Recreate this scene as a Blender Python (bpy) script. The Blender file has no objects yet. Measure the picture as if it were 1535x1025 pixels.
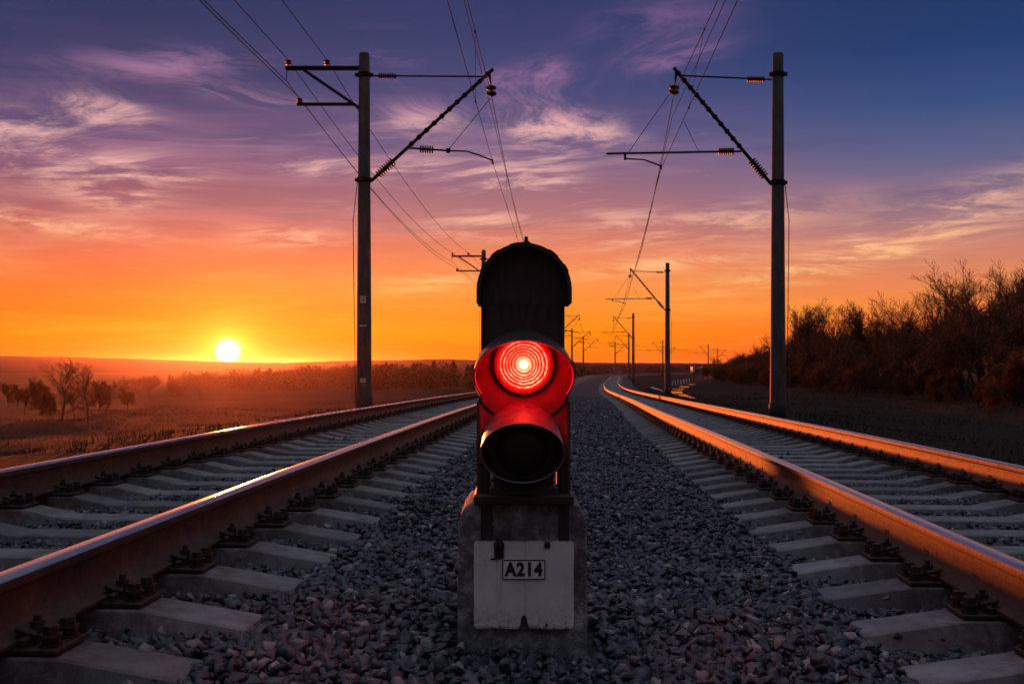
import bpy, math, random
import numpy as np
from mathutils import Vector, Matrix
R = math.radians
random.seed(7); RNG = np.random.default_rng(7)
SC = bpy.context.scene
COL = SC.collection

# ------------------------------------------------------------------ camera
F = 1450.0                      # focal length in pixels of the 1535 px wide photo
cam = bpy.data.cameras.new('camera')
cam.sensor_width = 36.0; cam.lens = F / 1535 * 36
cam.shift_y = 35.5 / 1535
cam.dof.use_dof = True; cam.dof.focus_distance = 4.5; cam.dof.aperture_fstop = 11
cam.clip_start = 0.05; cam.clip_end = 20000
camo = bpy.data.objects.new('camera', cam); COL.objects.link(camo)
camo.location = (0, 0, 0); camo.rotation_euler = (R(90), 0, 0)
SC.camera = camo

# ------------------------------------------------------------------ exposure
SC.render.engine = 'CYCLES'
SC.view_settings.view_transform = 'Standard'; SC.view_settings.look = 'None'
SC.view_settings.gamma = 1; SC.view_settings.exposure = 0
SC.cycles.use_denoising = True
SC.cycles.max_bounces = 5; SC.cycles.diffuse_bounces = 2; SC.cycles.glossy_bounces = 3
SC.cycles.volume_bounces = 0; SC.cycles.transparent_max_bounces = 6
SC.cycles.sample_clamp_indirect = 6

# ------------------------------------------------------------------ node helpers
def lin(c):
    return tuple(((v / 255) / 12.92 if v / 255 <= .04045 else ((v / 255 + .055) / 1.055) ** 2.4) for v in c)

class NT:
    """tiny expression builder for node trees"""
    def __init__(s, tree):
        s.t = tree; tree.nodes.clear()
    def n(s, kind, **kw):
        nd = s.t.nodes.new(kind)
        for k, v in kw.items(): setattr(nd, k, v)
        return nd
    def put(s, inp, v):
        if isinstance(v, bpy.types.NodeSocket): s.t.links.new(v, inp)
        elif v is not None:
            if isinstance(v, tuple) and len(v) == 3 and inp.type == 'RGBA': v = v + (1,)
            inp.default_value = v
    def m(s, op, a, b=None, c=None, clamp=False):
        nd = s.n('ShaderNodeMath', operation=op, use_clamp=clamp)
        s.put(nd.inputs[0], a)
        if b is not None: s.put(nd.inputs[1], b)
        if c is not None: s.put(nd.inputs[2], c)
        return nd.outputs[0]
    def vm(s, op, a, b=None):
        nd = s.n('ShaderNodeVectorMath', operation=op)
        s.put(nd.inputs[0], a)
        if b is not None: s.put(nd.inputs[1], b)
        return nd.outputs['Value'] if op in ('DOT_PRODUCT', 'LENGTH') else nd.outputs[0]
    def sep(s, v):
        nd = s.n('ShaderNodeSeparateXYZ'); s.put(nd.inputs[0], v); return nd.outputs
    def comb(s, x, y, z):
        nd = s.n('ShaderNodeCombineXYZ')
        for i, v in enumerate((x, y, z)): s.put(nd.inputs[i], v)
        return nd.outputs[0]
    def ramp(s, f, stops, interp='LINEAR'):
        nd = s.n('ShaderNodeValToRGB'); cr = nd.color_ramp; cr.interpolation = interp
        while len(cr.elements) < len(stops): cr.elements.new(0.5)
        for e, (p, c) in zip(cr.elements, stops):
            e.position = p; e.color = (c + (1,)) if isinstance(c, tuple) else (c, c, c, 1)
        s.put(nd.inputs[0], f); return nd.outputs[0]
    def mix(s, f, a, b, mode='MIX'):
        nd = s.n('ShaderNodeMix', data_type='RGBA', blend_type=mode)
        s.put(nd.inputs[0], f); s.put(nd.inputs[6], a); s.put(nd.inputs[7], b); return nd.outputs[2]
    def noise(s, v, scale, detail=4, rough=.55, dist=0):
        nd = s.n('ShaderNodeTexNoise'); s.put(nd.inputs['Vector'], v)
        nd.inputs['Scale'].default_value = scale; nd.inputs['Detail'].default_value = detail
        nd.inputs['Roughness'].default_value = rough; nd.inputs['Distortion'].default_value = dist
        return nd.outputs[0]
    def smooth(s, v, a, b):
        nd = s.n('ShaderNodeMapRange', interpolation_type='SMOOTHSTEP')
        s.put(nd.inputs[0], v); nd.inputs[1].default_value = a; nd.inputs[2].default_value = b
        return nd.outputs[0]

# ------------------------------------------------------------------ sky
SUN_AZ, SUN_EL = math.atan2(342 - 767.5, F), R(0.82)
SD = Vector((math.sin(SUN_AZ) * math.cos(SUN_EL), math.cos(SUN_AZ) * math.cos(SUN_EL), math.sin(SUN_EL)))
wd = bpy.data.worlds.new('World'); SC.world = wd; wd.use_nodes = True
def build_sky():
    g = NT(wd.node_tree)
    tc = g.n('ShaderNodeTexCoord')
    d = g.vm('NORMALIZE', tc.outputs['Generated'])
    x, y, z = g.sep(d)
    el = g.m('MULTIPLY', g.m('ARCSINE', z), 180 / math.pi)
    az = g.m('MULTIPLY', g.m('ARCTAN2', x, y), 180 / math.pi)
    def st(lst): return [(max(0, min(1, e / 40)), lin(c)) for e, c in lst]
    e40 = g.m('DIVIDE', el, 40.0, clamp=True)
    left = g.ramp(e40, st([(0, (240, 92, 0)), (.6, (250, 106, 0)), (2, (252, 116, 2)), (4, (246, 112, 40)), (6, (222, 100, 72)), (9, (150, 88, 104)), (12.5, (76, 66, 112)), (16, (36, 50, 97)), (20, (26, 44, 90)), (30, (44, 48, 84)), (40, (84, 92, 118))]))
    mid = g.ramp(e40, st([(0, (246, 96, 6)), (.6, (252, 118, 0)), (2, (255, 136, 8)), (4, (250, 138, 50)), (6.5, (232, 124, 84)), (9, (176, 112, 118)), (12.5, (100, 84, 126)), (16, (58, 64, 114)), (20, (40, 52, 100)), (30, (44, 50, 88)), (40, (84, 92, 118))]))
    right = g.ramp(e40, st([(0, (246, 84, 50)), (.8, (250, 94, 46)), (2, (250, 116, 40)), (4, (238, 132, 76)), (6, (206, 128, 104)), (8, (150, 112, 124)), (11, (92, 94, 134)), (14, (48, 74, 126)), (17, (26, 56, 108)), (20, (24, 50, 98)), (30, (40, 48, 86)), (40, (84, 92, 118))]))
    c = g.mix(g.smooth(az, -24, -2), left, mid)
    c = g.mix(g.smooth(az, 2, 24), c, right)
    # the part of the sky behind the camera: dusky blue band
    back = g.ramp(e40, st([(0, (44, 40, 48)), (8, (54, 50, 58)), (20, (64, 64, 76)), (40, (84, 92, 118))]))
    c = g.mix(g.smooth(y, .35, -.35), c, back)
    # faint physical sky on top of it
    sky = g.n('ShaderNodeTexSky', sky_type='NISHITA'); sky.sun_disc = False
    sky.sun_elevation = SUN_EL; sky.sun_rotation = SUN_AZ
    c = g.mix(1.0, c, g.mix(1.0, (0, 0, 0), g.vm('SCALE', sky.outputs[0]), 'ADD') if False else (0, 0, 0), 'ADD')
    # clouds on a high layer
    zz = g.m('ADD', g.m('MAXIMUM', z, 0.0), 0.09)
    px, py = g.m('DIVIDE', x, zz), g.m('DIVIDE', y, zz)
    shear = g.m('MULTIPLY', py, .22)
    P = g.comb(g.m('MULTIPLY', g.m('ADD', px, shear), .72), py, 3.1)
    warp = g.n('ShaderNodeTexNoise'); g.put(warp.inputs['Vector'], P); warp.inputs['Scale'].default_value = .9; warp.inputs['Detail'].default_value = 3
    Pw = g.vm('ADD', P, g.vm('MULTIPLY', g.vm('SUBTRACT', warp.outputs['Color'], (.5, .5, .5)), (1.2, 1.0, 0.0)))
    n1 = g.noise(Pw, .75, 6, .58)
    n2 = g.noise(g.vm('MULTIPLY', Pw, (1.5, 1.35, 1.0)), 2.6, 12, .70)
    n3 = g.noise(g.comb(g.m('MULTIPLY', az, .05), g.m('MULTIPLY', el, .42), 1.7), 1.6, 6, .6, .6)
    def blob(a0, e0, wa, we, tilt=0):
        da = g.m('DIVIDE', g.m('SUBTRACT', az, a0), wa)
        de = g.m('DIVIDE', g.m('SUBTRACT', g.m('SUBTRACT', el, e0), g.m('MULTIPLY', g.m('SUBTRACT', az, a0), tilt)), we)
        r2 = g.m('ADD', g.m('MULTIPLY', da, da), g.m('MULTIPLY', de, de))
        return g.m('EXPONENT', g.m('MULTIPLY', r2, -1.0))
    def sumup(l):
        r = l[0]
        for q in l[1:]: r = g.m('ADD', r, q)
        return r
    clear = g.m('MULTIPLY', g.smooth(az, 5, 18), g.smooth(el, 7.5, 11))
    amount = g.m('SUBTRACT', 1.0, g.m('MULTIPLY', clear, .93))
    soft = g.m('MULTIPLY', g.smooth(g.m('ADD', g.m('MULTIPLY', n1, .6), g.m('MULTIPLY', n3, .45)), .46, .70), g.m('MULTIPLY', amount, g.m('SUBTRACT', 1.0, g.m('MULTIPLY', g.smooth(el, 12, 18), .85))))
    ccol = g.ramp(e40, st([(0, (255, 150, 20)), (3, (255, 160, 50)), (5, (255, 158, 84)), (8, (232, 142, 130)), (11, (206, 138, 158)), (15, (148, 104, 148)), (20, (112, 84, 134)), (40, (80, 66, 110))]))
    c = g.mix(g.m('MULTIPLY', soft, .48), c, ccol)
    wisp_mask = sumup([blob(-22.8, 13.6, 2.4, .8, -.12), blob(-22.6, 13.7, 1.7, .55, -.12), blob(-18.5, 10.7, 2.5, .45, .1), blob(-24.6, 10.9, 4.4, 1.6, -.05), blob(-28, 12.6, 3, .7, -.1), blob(-20.5, 10.8, 2.2, .6, .1),
                       blob(-8, 11.3, 4.5, .55, -.05), blob(-12.5, 11.4, 2.5, .5), blob(-2.5, 11.0, 4.0, 1.1, -.25), blob(1.5, 13.2, 2.2, 1.6, -.5), blob(3, 10.2, 4, .8, -.35),
                       blob(-26, 7.6, 5, .5, -.08), blob(-22, 9, 2.0, .6), blob(-13, 7.3, 3.0, .6), blob(-4.5, 5.0, 3.0, .7, .1), blob(-1.5, 8.2, 3.5, .8),
                       blob(10, 8.0, 7, .9, .1), blob(19, 5.9, 8, .8, .22), blob(24, 8.0, 6, 1.1, .3), blob(9, 5.9, 5, .5, .1), blob(0, 16.5, 2.5, .5, .1), blob(2.2, 16.8, 1.6, .9, -.2), blob(4, 14.0, 3, 1.2, -.4), blob(-15, 15.0, 4, .5, -.1), blob(-19, 16.5, 5, .8, .1), blob(-5, 14.5, 3, .9, .1), blob(8.5, 19.5, 4, 1.0, .1), blob(9.5, 17.5, 3, .9, .1), blob(-8, 17.4, 2, .4)])
    wn = g.smooth(g.m('ADD', g.m('MULTIPLY', n2, .8), g.m('MULTIPLY', n1, .2)), .43, .62)
    wisp = g.m('MULTIPLY', g.m('MULTIPLY', g.m('MINIMUM', wisp_mask, 1.0), wn), .95)
    stray = g.m('MULTIPLY', g.m('MULTIPLY', g.smooth(n2, .54, .76), amount), .30)
    wcol = g.ramp(e40, st([(0, (255, 190, 60)), (3, (255, 184, 84)), (5, (255, 184, 116)), (8, (252, 186, 152)), (11, (244, 186, 178)), (13.8, (240, 182, 178)), (15, (186, 134, 160)), (16.5, (150, 106, 150)), (20, (112, 84, 134)), (40, (80, 66, 110))]))
    c = g.mix(g.m('MAXIMUM', wisp, stray), c, wcol)
    # blue-grey streaks between them
    dk = g.m('MULTIPLY', g.m('MULTIPLY', g.smooth(g.noise(g.vm('MULTIPLY', Pw, (.8, 1.6, 1.0)), 1.3, 5, .6), .52, .72), g.smooth(el, 5, 9)), .42)
    c = g.mix(dk, c, g.ramp(e40, st([(0, (200, 90, 60)), (8, (118, 84, 120)), (13, (66, 62, 112)), (20, (30, 48, 96)), (40, (24, 40, 84))])))
    c = g.mix(g.smooth(el, 36, 60), c, lin((166, 172, 192)))
    # glow round the sun
    sd = g.vm('DOT_PRODUCT', d, tuple(SD))
    ang = g.m('MULTIPLY', g.m('ARCCOSINE', g.m('MINIMUM', sd, 1.0)), 180 / math.pi)
    def gl(w, p=1.0): return g.m('EXPONENT', g.m('MULTIPLY', g.m('POWER', g.m('DIVIDE', ang, w), p), -1.0))
    flat = g.m('EXPONENT', g.m('MULTIPLY', g.m('POWER', g.m('DIVIDE', g.m('MAXIMUM', el, 0.0), 3.2), 1.4), -1.0))
    wide = g.m('MULTIPLY', g.m('MULTIPLY', gl(7.0, 1.3), flat), .35)
    c = g.mix(wide, c, lin((255, 178, 0)))
    for w, p, k, colr in ((3.2, 1.4, .9, (1.0, .60, .0)), (1.15, 1.5, 1.1, (1.0, .62, .10)), (.47, 2.6, 9.0, (1.0, .88, .55))):
        nd = g.n('ShaderNodeVectorMath', operation='SCALE'); nd.inputs[0].default_value = colr
        g.put(nd.inputs['Scale'], g.m('MULTIPLY', gl(w, p), k if w != 3.2 else .18))
        c = g.mix(1.0, c, nd.outputs[0], 'ADD')
    bg = g.n('ShaderNodeBackground'); g.put(bg.inputs[0], c); bg.inputs[1].default_value = 1.0
    b2 = g.n('ShaderNodeBackground'); g.put(b2.inputs[0], sky.outputs[0]); b2.inputs[1].default_value = .01
    add = g.n('ShaderNodeAddShader'); g.put(add.inputs[0], bg.outputs[0]); g.put(add.inputs[1], b2.outputs[0])
    out = g.n('ShaderNodeOutputWorld'); g.put(out.inputs[0], add.outputs[0])
build_sky()

# ------------------------------------------------------------------ sun
sl = bpy.data.lights.new('sun', 'SUN'); sl.energy = 5.0; sl.angle = R(.7); sl.color = (1.0, .165, .03)
so = bpy.data.objects.new('sun', sl); COL.objects.link(so)
so.rotation_euler = (-SD).to_track_quat('-Z', 'Y').to_euler()

# ------------------------------------------------------------------ materials
MATS = {}
def mat(name, base=(.1, .1, .1), rough=.8, metal=0, spec=.4, build=None):
    m = bpy.data.materials.new(name); m.use_nodes = True
    g = NT(m.node_tree)
    p = g.n('ShaderNodeBsdfPrincipled'); o = g.n('ShaderNodeOutputMaterial')
    g.t.links.new(p.outputs[0], o.inputs[0])
    p.inputs['Base Color'].default_value = base + (1,); p.inputs['Roughness'].default_value = rough
    p.inputs['Metallic'].default_value = metal; p.inputs['Specular IOR Level'].default_value = spec
    if build: build(g, p, o)
    MATS[name] = m; return m
def pos(g): return g.n('ShaderNodeNewGeometry').outputs['Position']
def obc(g): return g.n('ShaderNodeTexCoord').outputs['Object']
def bump(g, p, h, strength=.5, dist=.01):
    b = g.n('ShaderNodeBump'); b.inputs['Strength'].default_value = strength; b.inputs['Distance'].default_value = dist
    g.put(b.inputs['Height'], h); g.put(p.inputs['Normal'], b.outputs[0])

def b_concrete(g, p, o):
    v = pos(g); n = g.noise(v, 9, 8, .65); f = g.noise(v, 90, 4, .6)
    c = g.ramp(n, [(.3, (.13, .125, .125)), (.55, (.24, .235, .23)), (.75, (.31, .305, .30))])
    pit = g.smooth(g.noise(v, 140, 2), .62, .70)
    c = g.mix(g.m('MULTIPLY', pit, .6), c, (.06, .055, .055))
    c = g.mix(g.m('MULTIPLY', g.smooth(g.noise(v, 22, 6, .7), .5, .75), .35), c, (.13, .085, .06))
    xo = g.m('ABSOLUTE', g.sep(obc(g))[0])
    st = g.smooth(g.m('ABSOLUTE', g.m('SUBTRACT', xo, .80)), .42, .16)
    c = g.mix(g.m('MULTIPLY', g.m('MULTIPLY', st, g.smooth(g.noise(v, 16, 7, .75, .8), .36, .58)), .75), c, (.085, .045, .028))
    ck = g.n('ShaderNodeTexVoronoi', feature='DISTANCE_TO_EDGE'); g.put(ck.inputs['Vector'], g.vm('ADD', v, g.vm('SCALE', g.comb(n, f, n)))); ck.inputs['Scale'].default_value = 3.1
    c = g.mix(g.m('MULTIPLY', g.smooth(ck.outputs['Distance'], .010, .002), g.smooth(g.noise(v, 2.3, 3), .48, .56)), c, (.03, .027, .025))
    r = g.n('ShaderNodeObjectInfo').outputs['Random']
    c = g.mix(1.0, c, g.ramp(r, [(0, .58), (1, 1.05)]), 'MULTIPLY')
    g.put(p.inputs['Base Color'], c); bump(g, p, f, .5, .003)
M_SLEEPER = mat('sleeper_concrete', rough=.85, build=b_concrete)

def b_rust(g, p, o):
    v = pos(g); n = g.noise(v, 6, 8, .7); f = g.noise(v, 60, 5, .6)
    c = g.ramp(n, [(.3, (.042, .021, .014)), (.5, (.085, .040, .025)), (.72, (.15, .07, .042))])
    c = g.mix(g.m('MULTIPLY', g.smooth(f, .5, .7), .5), c, (.045, .026, .02))
    fl = g.smooth(g.noise(v, 19, 7, .75, .6), .56, .60)
    c = g.mix(g.m('MULTIPLY', fl, .55), c, (.03, .017, .013))
    g.put(p.inputs['Base Color'], c); g.put(p.inputs['Roughness'], g.m('ADD', .52, g.m('MULTIPLY', f, .25)))
    p.inputs['Metallic'].default_value = .1
    bump(g, p, g.m('ADD', f, g.m('MULTIPLY', fl, -.6)), .5, .004)
M_RUST = mat('rail_rust', spec=.3, build=b_rust)
def b_poly(g, p, o):
    v = g.vm('MULTIPLY', pos(g), (60.0, 3.0, 60.0)); f = g.noise(v, 1.0, 4, .6)
    g.put(p.inputs['Base Color'], g.ramp(f, [(.3, (.70, .62, .56)), (.7, (.86, .78, .72))]))
    g.put(p.inputs['Roughness'], g.m('ADD', .20, g.m('MULTIPLY', f, .14)))
    bump(g, p, g.noise(pos(g), 30, 4), .04, .002)
M_POLISH = mat('rail_polished', metal=1.0, build=b_poly)
def b_fast(g, p, o):
    v = pos(g); f = g.noise(v, 70, 5, .6)
    g.put(p.inputs['Base Color'], g.ramp(f, [(.35, (.02, .014, .012)), (.7, (.075, .04, .03))])); bump(g, p, f, .5, .004)
M_FAST = mat('fastening_iron', rough=.6, metal=.3, build=b_fast)

def b_stone(g, p, o):
    ge = g.n('ShaderNodeNewGeometry'); r = ge.outputs['Random Per Island']
    c = g.ramp(r, [(0, (.006, .008, .012)), (.35, (.012, .016, .025)), (.7, (.025, .031, .042)), (.88, (.070, .070, .082)), (.93, (.13, .10, .095)), (1, (.27, .25, .25))])
    n = g.noise(ge.outputs['Position'], 55, 6, .7)
    c = g.mix(1.0, c, g.ramp(n, [(.25, .45), (.7, 1.5)]), 'MULTIPLY')
    g.put(p.inputs['Base Color'], c); g.put(p.inputs['Roughness'], g.m('ADD', .25, g.m('MULTIPLY', n, .4)))
    bump(g, p, g.noise(ge.outputs['Position'], 120, 5, .7), .7, .004)
M_STONE = mat('ballast_stone', spec=.8, build=b_stone)
def b_bed(g, p, o):
    v = pos(g); vo = g.n('ShaderNodeTexVoronoi'); g.put(vo.inputs['Vector'], v); vo.inputs['Scale'].default_value = 17
    c = g.ramp(g.sep(vo.outputs['Color'])[0], [(0, (.012, .013, .018)), (.5, (.04, .042, .052)), (.9, (.085, .082, .088)), (1, (.15, .13, .12))])
    g.put(p.inputs['Base Color'], c); bump(g, p, g.m('MULTIPLY', vo.outputs['Distance'], -1.0), 1.0, .06)
M_BED = mat('ballast_bed', rough=.8, build=b_bed)

def b_ground(g, p, o):
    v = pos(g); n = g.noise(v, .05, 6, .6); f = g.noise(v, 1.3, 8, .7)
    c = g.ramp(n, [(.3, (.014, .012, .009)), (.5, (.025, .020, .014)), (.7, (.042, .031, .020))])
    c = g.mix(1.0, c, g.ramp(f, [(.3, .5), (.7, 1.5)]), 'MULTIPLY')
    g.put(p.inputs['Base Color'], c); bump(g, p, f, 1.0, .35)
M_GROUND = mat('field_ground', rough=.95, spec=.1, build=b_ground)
def b_grass(g, p, o):
    r = g.n('ShaderNodeNewGeometry').outputs['Random Per Island']
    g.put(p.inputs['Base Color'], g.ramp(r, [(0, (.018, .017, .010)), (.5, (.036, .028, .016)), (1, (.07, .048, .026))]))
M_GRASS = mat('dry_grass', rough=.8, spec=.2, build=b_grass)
def b_bark(g, p, o):
    n = g.noise(pos(g), 4, 5, .7)
    g.put(p.inputs['Base Color'], g.ramp(n, [(.3, (.03, .022, .017)), (.7, (.075, .055, .042))]))
M_BARK = mat('tree_bark', rough=.9, spec=.2, build=b_bark)
M_TWIG = mat('twig_bark', (.075, .045, .03), .85, spec=.2)
def b_leafd(g, p, o):
    r = g.n('ShaderNodeNewGeometry').outputs['Random Per Island']
    g.put(p.inputs['Base Color'], g.ramp(r, [(0, (.04, .022, .012)), (.6, (.085, .04, .018)), (1, (.15, .07, .025))]))
M_DLEAF = mat('dead_leaves', rough=.8, spec=.2, build=b_leafd)
def thin(g, p, o, f):
    # leaves let light through
    t = g.n('ShaderNodeBsdfTranslucent'); l = p.inputs['Base Color'].links[0].from_socket; g.put(t.inputs[0], l)
    mx = g.n('ShaderNodeMixShader'); mx.inputs[0].default_value = f; g.put(mx.inputs[1], p.outputs[0]); g.put(mx.inputs[2], t.outputs[0]); g.put(o.inputs[0], mx.outputs[0])
def b_leafs(g, p, o):
    r = g.n('ShaderNodeNewGeometry').outputs['Random Per Island']
    g.put(p.inputs['Base Color'], g.ramp(r, [(0, (.09, .035, .014)), (.6, (.19, .075, .028)), (1, (.32, .13, .045))])); thin(g, p, o, .5)
M_SLEAF = mat('russet_shrub_leaves', rough=.75, spec=.2, build=b_leafs)
def b_pole(g, p, o):
    v = obc(g); n = g.noise(g.vm('MULTIPLY', v, (3.0, 3.0, .8)), 1.6, 7, .7); f = g.noise(v, 40, 4)
    c = g.ramp(n, [(.3, (.03, .03, .03)), (.55, (.075, .07, .07)), (.75, (.15, .14, .135))])
    g.put(p.inputs['Base Color'], c); bump(g, p, f, .4, .006)
M_POLE = mat('pole_concrete', rough=.7, build=b_pole)
M_IRON = mat('dark_iron', (.012, .011, .012), .8, 0, .15)
M_INS = mat('insulator_porcelain', (.025, .014, .012), .5, 0, .2)
M_WIRE = mat('wire_copper', (.012, .010, .010), .9, 0, .1)
M_FOOT = mat('bitumen_foot', (.018, .018, .02), .7)
M_PLATE = mat('pole_number_plate', (.55, .52, .5), .6)
M_INK = mat('black_ink', (.012, .012, .014), .5)
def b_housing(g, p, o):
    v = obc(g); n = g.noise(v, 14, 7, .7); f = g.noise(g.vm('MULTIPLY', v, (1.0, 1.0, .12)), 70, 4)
    c = g.ramp(n, [(.35, (.026, .013, .013)), (.7, (.060, .032, .030))])  # black paint tinted reddish: the lamp's red glow is put into the colour
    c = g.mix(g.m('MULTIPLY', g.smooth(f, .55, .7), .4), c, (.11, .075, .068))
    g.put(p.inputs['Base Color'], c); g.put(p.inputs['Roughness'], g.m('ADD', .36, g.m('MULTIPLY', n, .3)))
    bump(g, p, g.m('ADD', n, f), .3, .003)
M_HOUSING = mat('black_paint_red_glow', spec=.5, build=b_housing)
def b_rim(g, p, o):
    v = obc(g); n = g.noise(v, 35, 6, .7)
    g.put(p.inputs['Base Color'], g.ramp(n, [(.35, (.05, .042, .04)), (.62, (.10, .085, .08)), (.75, (.28, .23, .21))]))
    g.put(p.inputs['Roughness'], g.m('ADD', .25, g.m('MULTIPLY', n, .3)))
M_RIM = mat('worn_hood_metal', metal=.25, spec=.5, build=b_rim)
M_DGLASS = mat('unlit_lens_glass', (.012, .010, .010), .3, spec=.5)
def b_block(g, p, o):
    v = obc(g); n = g.noise(v, 10, 10, .80, .3); n2 = g.noise(v, 34, 8, .8, .6); f = g.noise(v, 110, 5)
    c = g.ramp(n, [(.38, (.07, .07, .078)), (.47, (.13, .13, .14)), (.53, (.22, .215, .215)), (.62, (.50, .485, .47))])
    c = g.mix(g.m('MULTIPLY', g.smooth(n2, .58, .61), .7), c, (.03, .027, .028))
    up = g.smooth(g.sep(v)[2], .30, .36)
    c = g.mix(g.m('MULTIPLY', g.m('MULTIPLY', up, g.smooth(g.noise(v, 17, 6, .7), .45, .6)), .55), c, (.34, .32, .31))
    g.put(p.inputs['Base Color'], c); bump(g, p, g.m('ADD', g.m('MULTIPLY', n2, 1.2), f), .8, .008)
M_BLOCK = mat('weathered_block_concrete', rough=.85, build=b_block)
def b_white(g, p, o):
    v = obc(g); n = g.noise(v, 10, 7, .65); s = g.noise(v, 75, 5, .75)
    c = g.ramp(n, [(.3, (.66, .62, .58)), (.6, (.84, .80, .76)), (.8, (.88, .85, .82))])
    c = g.mix(g.m('MULTIPLY', g.smooth(s, .62, .70), .6), c, (.16, .12, .10))
    sc = g.noise(g.vm('MULTIPLY', v, (1.0, 1.0, .35)), 30, 6, .8, 1.0)
    c = g.mix(g.m('MULTIPLY', g.smooth(sc, .60, .72), .45), c, (.28, .23, .2))
    x, y, z = g.sep(v)
    drip = g.smooth(g.noise(g.vm('MULTIPLY', v, (1.0, 1.0, .06)), 60, 4, .6), .56, .70)
    near = g.m('MAXIMUM', g.smooth(g.m('ABSOLUTE', g.m('ADD', x, .076)), .030, .006), g.smooth(g.m('ABSOLUTE', g.m('ADD', x, -.072)), .022, .004))
    c = g.mix(g.m('MULTIPLY', g.m('MULTIPLY', drip, near), g.m('MULTIPLY', g.smooth(z, .04, .26), .7)), c, (.24, .11, .06))
    c = g.mix(g.m('MULTIPLY', g.smooth(g.noise(v, 40, 6, .8, 1.0), .46, .6), g.m('MULTIPLY', g.smooth(z, .085, .02), .7)), c, (.20, .17, .15))
    crack = g.smooth(g.m('ABSOLUTE', g.m('ADD', x, g.m('ADD', -.004, g.m('MULTIPLY', g.m('SUBTRACT', g.noise(v, 30, 4), .5), .014)))), .0016, .0004)
    c = g.mix(g.m('MULTIPLY', crack, .55), c, (.12, .09, .08))
    edge = g.m('MAXIMUM', g.smooth(g.m('ABSOLUTE', x), .148, .157), g.m('MAXIMUM', g.smooth(z, .272, .281), g.smooth(z, .022, .013)))
    c = g.mix(g.m('MULTIPLY', edge, g.smooth(g.noise(v, 50, 6, .8), .42, .62)), c, (.05, .035, .03))
    g.put(p.inputs['Base Color'], c); bump(g, p, g.m('ADD', n, s), .25, .003)
M_WHITE = mat('chipped_white_enamel', rough=.5, build=b_white)
M_LABEL = mat('small_plate_enamel', (.84, .80, .78), .45)

def b_lens(g, p, o):
    v = obc(g); x, y, z = g.sep(v)
    r = g.m('SQRT', g.m('ADD', g.m('MULTIPLY', x, x), g.m('MULTIPLY', z, z)))
    wob = g.m('ADD', g.m('MULTIPLY', g.m('SUBTRACT', g.noise(v, 28, 3), .5), .008), g.m('MULTIPLY', g.m('SUBTRACT', g.noise(v, 110, 3), .5), .003))
    rr = g.m('ADD', r, wob)
    ring = g.m('POWER', g.m('ADD', g.m('MULTIPLY', g.m('SINE', g.m('ADD', g.m('MULTIPLY', rr, 2 * math.pi / .0098), g.m('MULTIPLY', g.m('SINE', g.m('MULTIPLY', r, 140.0)), .7))), .5), .5), 2.2)
    patch = g.smooth(g.noise(v, 26, 5, .7, 1.0), .38, .60)
    ring = g.m('MULTIPLY', ring, g.m('MULTIPLY', g.m('ADD', .35, g.m('MULTIPLY', patch, .85)), g.smooth(r, .082, .070)))
    low = g.m('ADD', .75, g.m('MULTIPLY', g.smooth(z, .03, -.06), .9))
    ring = g.m('MULTIPLY', ring, low)
    core = g.m('EXPONENT', g.m('MULTIPLY', g.m('POWER', g.m('DIVIDE', r, .0105), 2.0), -1.0))
    halo = g.m('EXPONENT', g.m('MULTIPLY', g.m('POWER', g.m('DIVIDE', r, .021), 2.0), -1.0))
    def sc(colr, f):
        nd = g.n('ShaderNodeVectorMath', operation='SCALE'); nd.inputs[0].default_value = colr; g.put(nd.inputs['Scale'], f); return nd.outputs[0]
    e = g.vm('ADD', sc((1.3, .0, .0), g.m('ADD', 1.0, 0.0)), sc((1.0, .46, .22), g.m('MULTIPLY', ring, 1.25)))
    e = g.vm('ADD', g.vm('ADD', e, sc((6.0, 4.6, 1.9), core)), sc((1.0, .42, .16), halo))
    g.put(p.inputs['Emission Color'], e); p.inputs['Emission Strength'].default_value = 1.0
    p.inputs['Base Color'].default_value = (.25, .01, .01, 1)
M_LENS = mat('lit_red_lens', rough=.15, build=b_lens)
def b_water(g, p, o): bump(g, p, g.noise(pos(g), .7, 3), .15, .1)
M_WATER = mat('pond_water', (.02, .02, .025), .08, spec=.6, build=b_water)
M_PALE = mat('pale_gravel_bank', (.42, .40, .38), .7)
M_WALLW = mat('white_wall_paint', (.78, .74, .72), .6)
M_ROOF = mat('grey_roof', (.12, .11, .11), .6)
M_HILL = mat('far_hill', (.03, .03, .03), 1.0, spec=0)

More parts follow.
